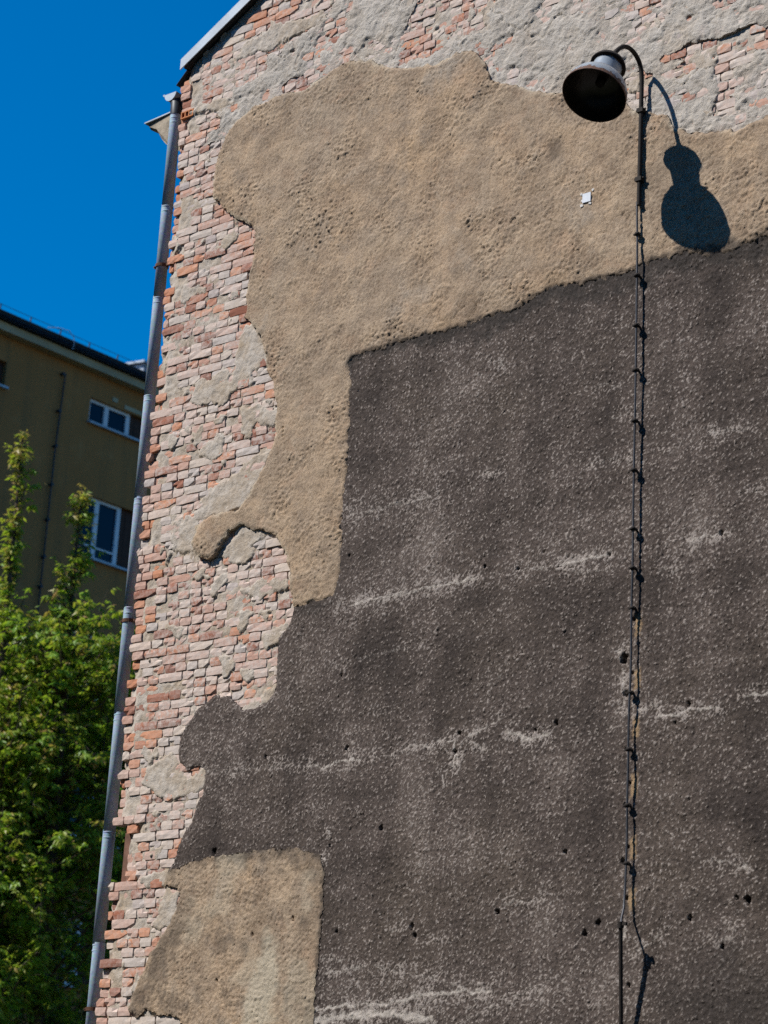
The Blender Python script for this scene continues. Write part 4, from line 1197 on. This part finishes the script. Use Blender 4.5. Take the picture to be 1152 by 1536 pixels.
for (a, b, c, d) in openings:
    xi = XB - 0.16
    mb.add([(XB, a, c), (XB, b, c), (XB, b, d), (XB, a, d), (xi, a, c), (xi, b, c), (xi, b, d), (xi, a, d)],
           [(0, 4, 5, 1), (1, 5, 6, 2), (2, 6, 7, 3), (3, 7, 4, 0)])
mb.box((XB - 11.0, Y0, 0.0), (XB - 0.35, Y1, ZT))
al(mb).build("wall", M["facade"], apt)
for gi, gy in enumerate(groups):
    for ri, (za, zb) in enumerate(rows):
        if not (3.0 < gy < 27.5 and za > 2.0):
            if gi % 1 == 0:
                m2 = MB().box((XB - 0.17, gy, za), (XB - 0.13, gy + 1.72, zb))
                al(m2).build("window", M["glass"], apt)
            continue
        xa = XB - 0.13
        fr = MB()
        fw = 0.062
        w0, w1 = gy + 0.01, gy + 1.13
        wm = gy + 0.50
        fr.box((xa, w0, za), (xa + 0.06, w1, za + fw))
        fr.box((xa, w0, zb - fw), (xa + 0.06, w1, zb))
        fr.box((xa + 0.001, w0, za + fw), (xa + 0.061, w0 + fw, zb - fw))
        fr.box((xa + 0.001, w1 - 0.10, za + fw), (xa + 0.061, w1, zb - fw))
        fr.box((xa + 0.001, wm - 0.055, za + fw), (xa + 0.066, wm + 0.055, zb - fw))
        if zb - za > 0.9:
            fr.box((xa + 0.002, w0 + fw, za + 0.24), (xa + 0.055, wm - 0.055, za + 0.275))
            fr.box((xa + 0.002, wm + 0.055, za + 0.24), (xa + 0.055, w1 - 0.10, za + 0.275))
        win = al(fr).build("window", M["white"], apt)
        for (p0, p1) in ((w0 + fw, wm - 0.055), (wm + 0.055, w1 - 0.10)):
            al(MB().box((xa + 0.012, p0, za + fw), (xa + 0.022, p1, zb - fw))).build("pane", M["glass"], win)
        al(MB().box((XB - 0.14, gy - 0.04, za - 0.045), (XB + 0.09, gy + 1.76, za - 0.003))).build("sill", M["flash"], win)
        bd = MB()
        for k in range(4):
            bd.box((xa, gy + 1.135 + k * 0.146, za + 0.002), (xa + 0.035 + 0.004 * (k % 2), gy + 1.275 + k * 0.146, zb - 0.002))
        al(bd).build("board_infill", M["boards"], win)
# patched plaster above the top window
al(MB().box((XB + 0.002, 16.25, 16.80), (XB + 0.018, 17.0, 16.885))).build("lintel_patch", M["soffit"], apt)
al(MB().box((XB + 0.002, 15.92, 16.86), (XB + 0.016, 16.06, 16.95))).build("lintel_patch", M["soffit"], apt)
# eaves
al(MB().box((XB - 0.05, Y0, 17.26), (XB + 0.22, Y1, 17.42))).build("cornice", M["soffit"], apt)
mb = MB()
ringg = [(XB + 0.30 + 0.10 * math.cos(t), 17.53 + 0.11 * math.sin(t)) for t in np.linspace(math.pi, 2 * math.pi, 9)]
for yk, (ya, yb) in enumerate(((Y0, Y1),)):
    v = [(x, ya, z) for x, z in ringg] + [(x, yb, z) for x, z in ringg]
    mb.add(v, [(i, i + 9, i + 10, i + 1) for i in range(8)] + [(i + 1, i + 10, i + 9, i) for i in range(8)], True)
mb.tube([(XB + 0.40, Y0, 17.53), (XB + 0.40, Y1, 17.53)], 0.014, 6)
al(mb).build("gutter", M["gutterdark"], apt)
mb = MB()
for s0, s1 in (((XB + 0.26, 17.56), (XB - 5.5, 20.2)), ((XB - 5.501, 20.2), (XB - 11.3, 17.56))):
    (xa, za), (xb, zb) = s0, s1
    mb.add([(xa, Y0 - 0.2, za), (xb, Y0 - 0.2, zb), (xb, Y1 + 0.2, zb), (xa, Y1 + 0.2, za), (xa, Y0 - 0.2, za + 0.06), (xb, Y0 - 0.2, zb + 0.06), (xb, Y1 + 0.2, zb + 0.06), (xa, Y1 + 0.2, za + 0.06)],
           [(0, 1, 2, 3), (7, 6, 5, 4), (0, 4, 5, 1), (1, 5, 6, 2), (2, 6, 7, 3), (3, 7, 4, 0)])
aroof = al(mb).build("roof", M["gutterdark"], apt)
mb = MB()
mb.box((XB - 1.5, 16.62, 17.6), (XB + 0.05, 18.4, 17.90))
mb.add([(XB + 0.12, 16.55, 17.88), (XB - 1.6, 16.55, 18.02), (XB - 1.6, 18.5, 18.02), (XB + 0.12, 18.5, 17.88), (XB + 0.12, 16.55, 17.93), (XB - 1.6, 16.55, 18.07), (XB - 1.6, 18.5, 18.07), (XB + 0.12, 18.5, 17.93)], BOX)
al(mb).build("dormer", M["flash"], aroof)
# lightning conductor: short posts and a line along the eave, a line down the facade
posts = [12.72 + 0.755 * k for k in range(-3, 7)]
for yk in posts:
    al(MB().tube([(XB + 0.22, yk, 17.58), (XB + 0.22, yk + 0.02, 17.74)], 0.014, 6)).build("conductor_post", M["gutterdark"], aroof)
al(MB().tube([(XB + 0.22, yk + 0.02, 17.735 + 0.004 * (k % 2)) for k, yk in enumerate(posts)], 0.006, 5)).build("conductor_line", M["gutterdark"], aroof)
al(MB().tube([(XB + 0.36, 13.80, 17.60), (XB + 0.38, 14.06, 17.68), (XB + 0.40, 14.30, 17.70), (XB + 0.42, 14.42, 17.60), (XB + 0.42, 14.44, 17.46), (XB + 0.40, 14.43, 17.36)], 0.008, 5)).build("loose_cable", M["flash"], aroof)
down = al(MB().tube([(XB + 0.06, 14.61, 16.98), (XB + 0.06, 14.55, 15.5), (XB + 0.06, 14.54, 8.0)], 0.016, 6)).build("facade_cable", M["gutterdark"], apt)
for zc in (16.97, 16.21, 15.5, 14.73, 14.03, 13.3, 12.72, 12.0):
    al(MB().tube([(XB - 0.02, 14.555, zc), (XB + 0.09, 14.555, zc)], [0.03, 0.035], 8)).build("cable_clip", M["gutterdark"], down)

# ------------------------------------------------------------------ trees
U = np.array([0.767, 0.641, 0.0])      # across the view
V = np.array([-0.641, 0.767, 0.0])     # away from the camera
trng = np.random.default_rng(21)

def leaves_mesh(name, anchors, dirs, tones, size, parent, spread=5):
    """compound leaves: at each anchor a fan of drooping pointed leaflets"""
    n = len(anchors)
    k = spread
    A = np.repeat(anchors, k, 0)
    D = np.repeat(dirs, k, 0)
    T = np.repeat(tones, k)
    S = np.repeat(size, k)
    idx = np.tile(np.arange(k), n)
    m_ = n * k
    # rachis direction and side vector
    side = np.cross(D, np.array([0, 0, 1.0]))
    side /= (np.linalg.norm(side, axis=1, keepdims=True) + 1e-9)
    along = 0.35 + 0.65 * (idx // 2) / max(1, (k - 1) / 2)
    sgn = np.where(idx % 2 == 0, 1.0, -1.0)
    sgn = np.where(idx == k - 1, 0.0, sgn)
    base = A + D * (S * 1.1 * along)[:, None]
    ld = D * 0.55 + side * (sgn * 0.75)[:, None] + np.array([0, 0, -0.55]) + trng.normal(0, 0.28, (m_, 3))
    ld /= np.linalg.norm(ld, axis=1, keepdims=True)
    nrm = np.cross(ld, side + trng.normal(0, 0.45, (m_, 3)))
    nrm /= (np.linalg.norm(nrm, axis=1, keepdims=True) + 1e-9)
    w = np.cross(nrm, ld)
    L = S * trng.uniform(0.75, 1.25, m_)
    W_ = L * trng.uniform(0.17, 0.25, m_)
    p0 = base
    p1 = base + ld * (L * 0.42)[:, None] + w * W_[:, None] + nrm * (L * 0.05)[:, None]
    p2 = base + ld * L[:, None] + np.array([0, 0, -0.10]) * L[:, None]
    p3 = base + ld * (L * 0.42)[:, None] - w * W_[:, None] + nrm * (L * 0.05)[:, None]
    pm = base + ld * (L * 0.46)[:, None] - nrm * (L * 0.03)[:, None]
    co = np.stack([p0, p1, p2, p3, pm], 1).reshape(-1, 3)
    b = np.arange(m_) * 5
    tris = np.concatenate([np.stack([b, b + 1, b + 4], 1), np.stack([b + 1, b + 2, b + 4], 1), np.stack([b + 2, b + 3, b + 4], 1), np.stack([b + 3, b, b + 4], 1)])
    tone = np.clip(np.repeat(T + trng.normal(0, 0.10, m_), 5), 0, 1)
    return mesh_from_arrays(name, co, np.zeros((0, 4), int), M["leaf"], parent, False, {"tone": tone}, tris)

def tree(name, label, base, tip, radius, n_branch, dens, leaf, group=None, bare=0.18, tone0=0.45):
    """radius(h): crown radius at h metres below the tip"""
    base = np.array(base, float)
    tip = np.array(tip, float)
    t = thing(name, label, "tree", tuple(base), group)
    H = tip[2] - base[2]
    lean = (tip - base)
    def axis_pt(f):
        p = base + lean * f
        p[0] += 0.12 * math.sin(5 * f + base[0])
        p[1] += 0.10 * math.sin(4 * f + 1.3 + base[1])
        return p
    corr = tip - axis_pt(1.0)
    ap = lambda f: axis_pt(f) + corr * f
    mb = MB()
    fs = np.linspace(0, 1, 14)
    mb.tube([ap(f) - base for f in fs], [0.13 * (1 - f) ** 0.8 + 0.006 for f in fs], 9)
    anchors, dirs, tones, sizes = [], [], [], []
    def leafy(p, q, m_, toneadd=0.0, sc=1.0):
        for _ in range(m_):
            f = trng.random()
            a = p + (q - p) * f + trng.normal(0, 0.02, 3)
            ang = trng.uniform(0, 2 * math.pi)
            d = np.array([math.cos(ang), math.sin(ang), trng.uniform(-0.35, 0.45)])
            d = d + 0.5 * (q - p) / (np.linalg.norm(q - p) + 1e-6)
            d /= np.linalg.norm(d)
            anchors.append(a)
            dirs.append(d)
            tones.append(tone0 + toneadd + trng.normal(0, 0.12))
            sizes.append(leaf * sc * trng.uniform(0.7, 1.25))
    # leader
    for k in range(24):
        f0, f1 = 1 - (k + 1) * 0.011, 1 - k * 0.011
        below = k * 0.011 * H
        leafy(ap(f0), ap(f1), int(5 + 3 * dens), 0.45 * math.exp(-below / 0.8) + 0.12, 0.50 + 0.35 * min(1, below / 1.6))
    for i in range(n_branch):
        f = bare + (1 - bare) * (trng.random() ** 0.85)
        p = ap(f)
        below = tip[2] - p[2]
        R = radius(below) * trng.uniform(0.55, 1.1)
        ang = i * 2.399963 + trng.normal(0, 0.4)
        rise_ = trng.uniform(0.25, 1.1)
        end = p + np.array([math.cos(ang) * R, math.sin(ang) * R, R * rise_])
        if end[2] > tip[2] - 0.3:
            end[2] = tip[2] - 0.3 - trng.random() * 0.4
        mid = (p + end) / 2 + np.array([0, 0, -0.08 * R]) + trng.normal(0, 0.04, 3)
        mb.tube([p - base, mid - base, end - base], [0.012 + 0.010 * R, 0.010 + 0.004 * R, 0.004], 5, False)
        m_ = int((4 + 14 * R) * dens * (0.5 if R < 0.35 else 1.0))
        up_ = 0.20 * math.exp(-below / 1.5)
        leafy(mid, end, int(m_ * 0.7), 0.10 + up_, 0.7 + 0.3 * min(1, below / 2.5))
        leafy(p, mid, int(m_ * 0.2), -0.12)
        # side twigs
        for _ in range(int(1 + 2.6 * R)):
            g_ = trng.uniform(0.35, 1.0)
            s0 = p + (end - p) * g_
            s1 = s0 + trng.normal(0, 0.36, 3) * min(1.0, 0.15 + 0.9 * R) + np.array([0, 0, 0.10])
            mb.tube([s0 - base, s1 - base], [0.007, 0.003], 4, False)
            leafy(s0, s1, int((9 if R > 0.35 else 4) * dens), 0.06 + up_)
    mb.build("trunk", M["bark"], t)
    A = np.array(anchors) - base
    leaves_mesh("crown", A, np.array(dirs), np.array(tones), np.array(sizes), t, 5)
    return t

def narrow(w0, h0, w1, h1):
    """crown radius growing from w0 above h0 metres below the tip to w1 at h1 metres below it"""
    return lambda b: w0 * min(1.0, 0.35 + b / 1.2) + (w1 - w0) * float(sstep(h0, h1, b))

tree("maple_tree", "tall young maple with the highest thin leafy leader, left of the drainpipe", (-12.79, 9.23, 0), (-12.71, 9.14, 13.05), narrow(0.16, 2.5, 1.3, 4.6), 140, 0.85, 0.105, "maples in the courtyard", 0.2, 0.62)
tree("maple_tree", "young maple whose leader rises in front of the white windows", (-12.24, 10.06, 0), (-12.14, 9.93, 12.34), narrow(0.25, 1.9, 1.35, 3.8), 160, 0.85, 0.105, "maples in the courtyard", 0.2, 0.62)
tree("maple_tree", "shorter maple close behind the drainpipe under the windows", (-11.74, 11.21, 0), (-11.79, 11.16, 10.58), narrow(0.45, 0.5, 1.4, 2.4), 120, 0.85, 0.105, "maples in the courtyard", 0.2, 0.6)
tree("maple_tree", "low bushy maple in front of the taller maples at the bottom left", (-12.09, 8.96, 0), (-12.19, 9.06, 8.93), narrow(0.5, 0.3, 1.4, 2.2), 130, 0.85, 0.105, "maples in the courtyard", 0.12, 0.58)
tree("maple_tree", "dark maple filling the back of the thicket at the left edge", (-14.04, 11.81, 0), (-13.94, 11.71, 10.63), narrow(0.5, 0.3, 1.6, 2.6), 130, 0.85, 0.105, "maples in the courtyard", 0.12, 0.36)
eld = tree("elder_tree", "elder bush with flat cream flower heads at the left edge", (-13.49, 9.71, 0), (-13.49, 9.76, 10.08), narrow(0.5, 0.2, 1.3, 2.0), 120, 1.0, 0.10, None, 0.15, 0.32)
for (fx, fy, fz) in ((-13.36, 9.63, 9.99), (-13.10, 9.78, 9.89), (-13.52, 9.56, 9.78), (-13.19, 9.56, 9.48)):
    mb = MB()
    for _ in range(46):
        a, r = trng.uniform(0, 2 * math.pi), 0.085 * math.sqrt(trng.random())
        x, y, z = fx + r * math.cos(a), fy + r * math.sin(a), fz + 0.02 * math.cos(r * 14) + trng.normal(0, 0.006)
        s = trng.uniform(0.007, 0.013)
        mb.add([(x - s - eld.location.x, y - eld.location.y, z), (x - eld.location.x, y - s - eld.location.y, z), (x + s - eld.location.x, y - eld.location.y, z), (x - eld.location.x, y + s - eld.location.y, z + s * 0.5), (x - eld.location.x, y - eld.location.y, z + s)],
               [(0, 1, 4), (1, 2, 4), (2, 3, 4), (3, 0, 4)])
    mb.build("flower_head", M["petal"], eld)

# ------------------------------------------------------------------ unseen block added behind the camera to keep low sky light off the wall
blocker = thing("sky_blocker", "unseen block added behind the camera to cut the low sky light on the gable wall", "building", (12, -27, 0))
MB().box((-34, -5, -0.2), (34, 5, 21.5)).build("wall", M["sidewall"], blocker)
MB().add([(-34.4, -5.4, 21.5), (34.4, -5.4, 21.5), (34.4, 5.4, 21.5), (-34.4, 5.4, 21.5), (-34.4, 0, 24.5), (34.4, 0, 24.5)],
         [(0, 1, 5, 4), (2, 3, 4, 5), (0, 4, 3), (1, 2, 5), (3, 2, 1, 0)]).build("roof", M["roof"], blocker)
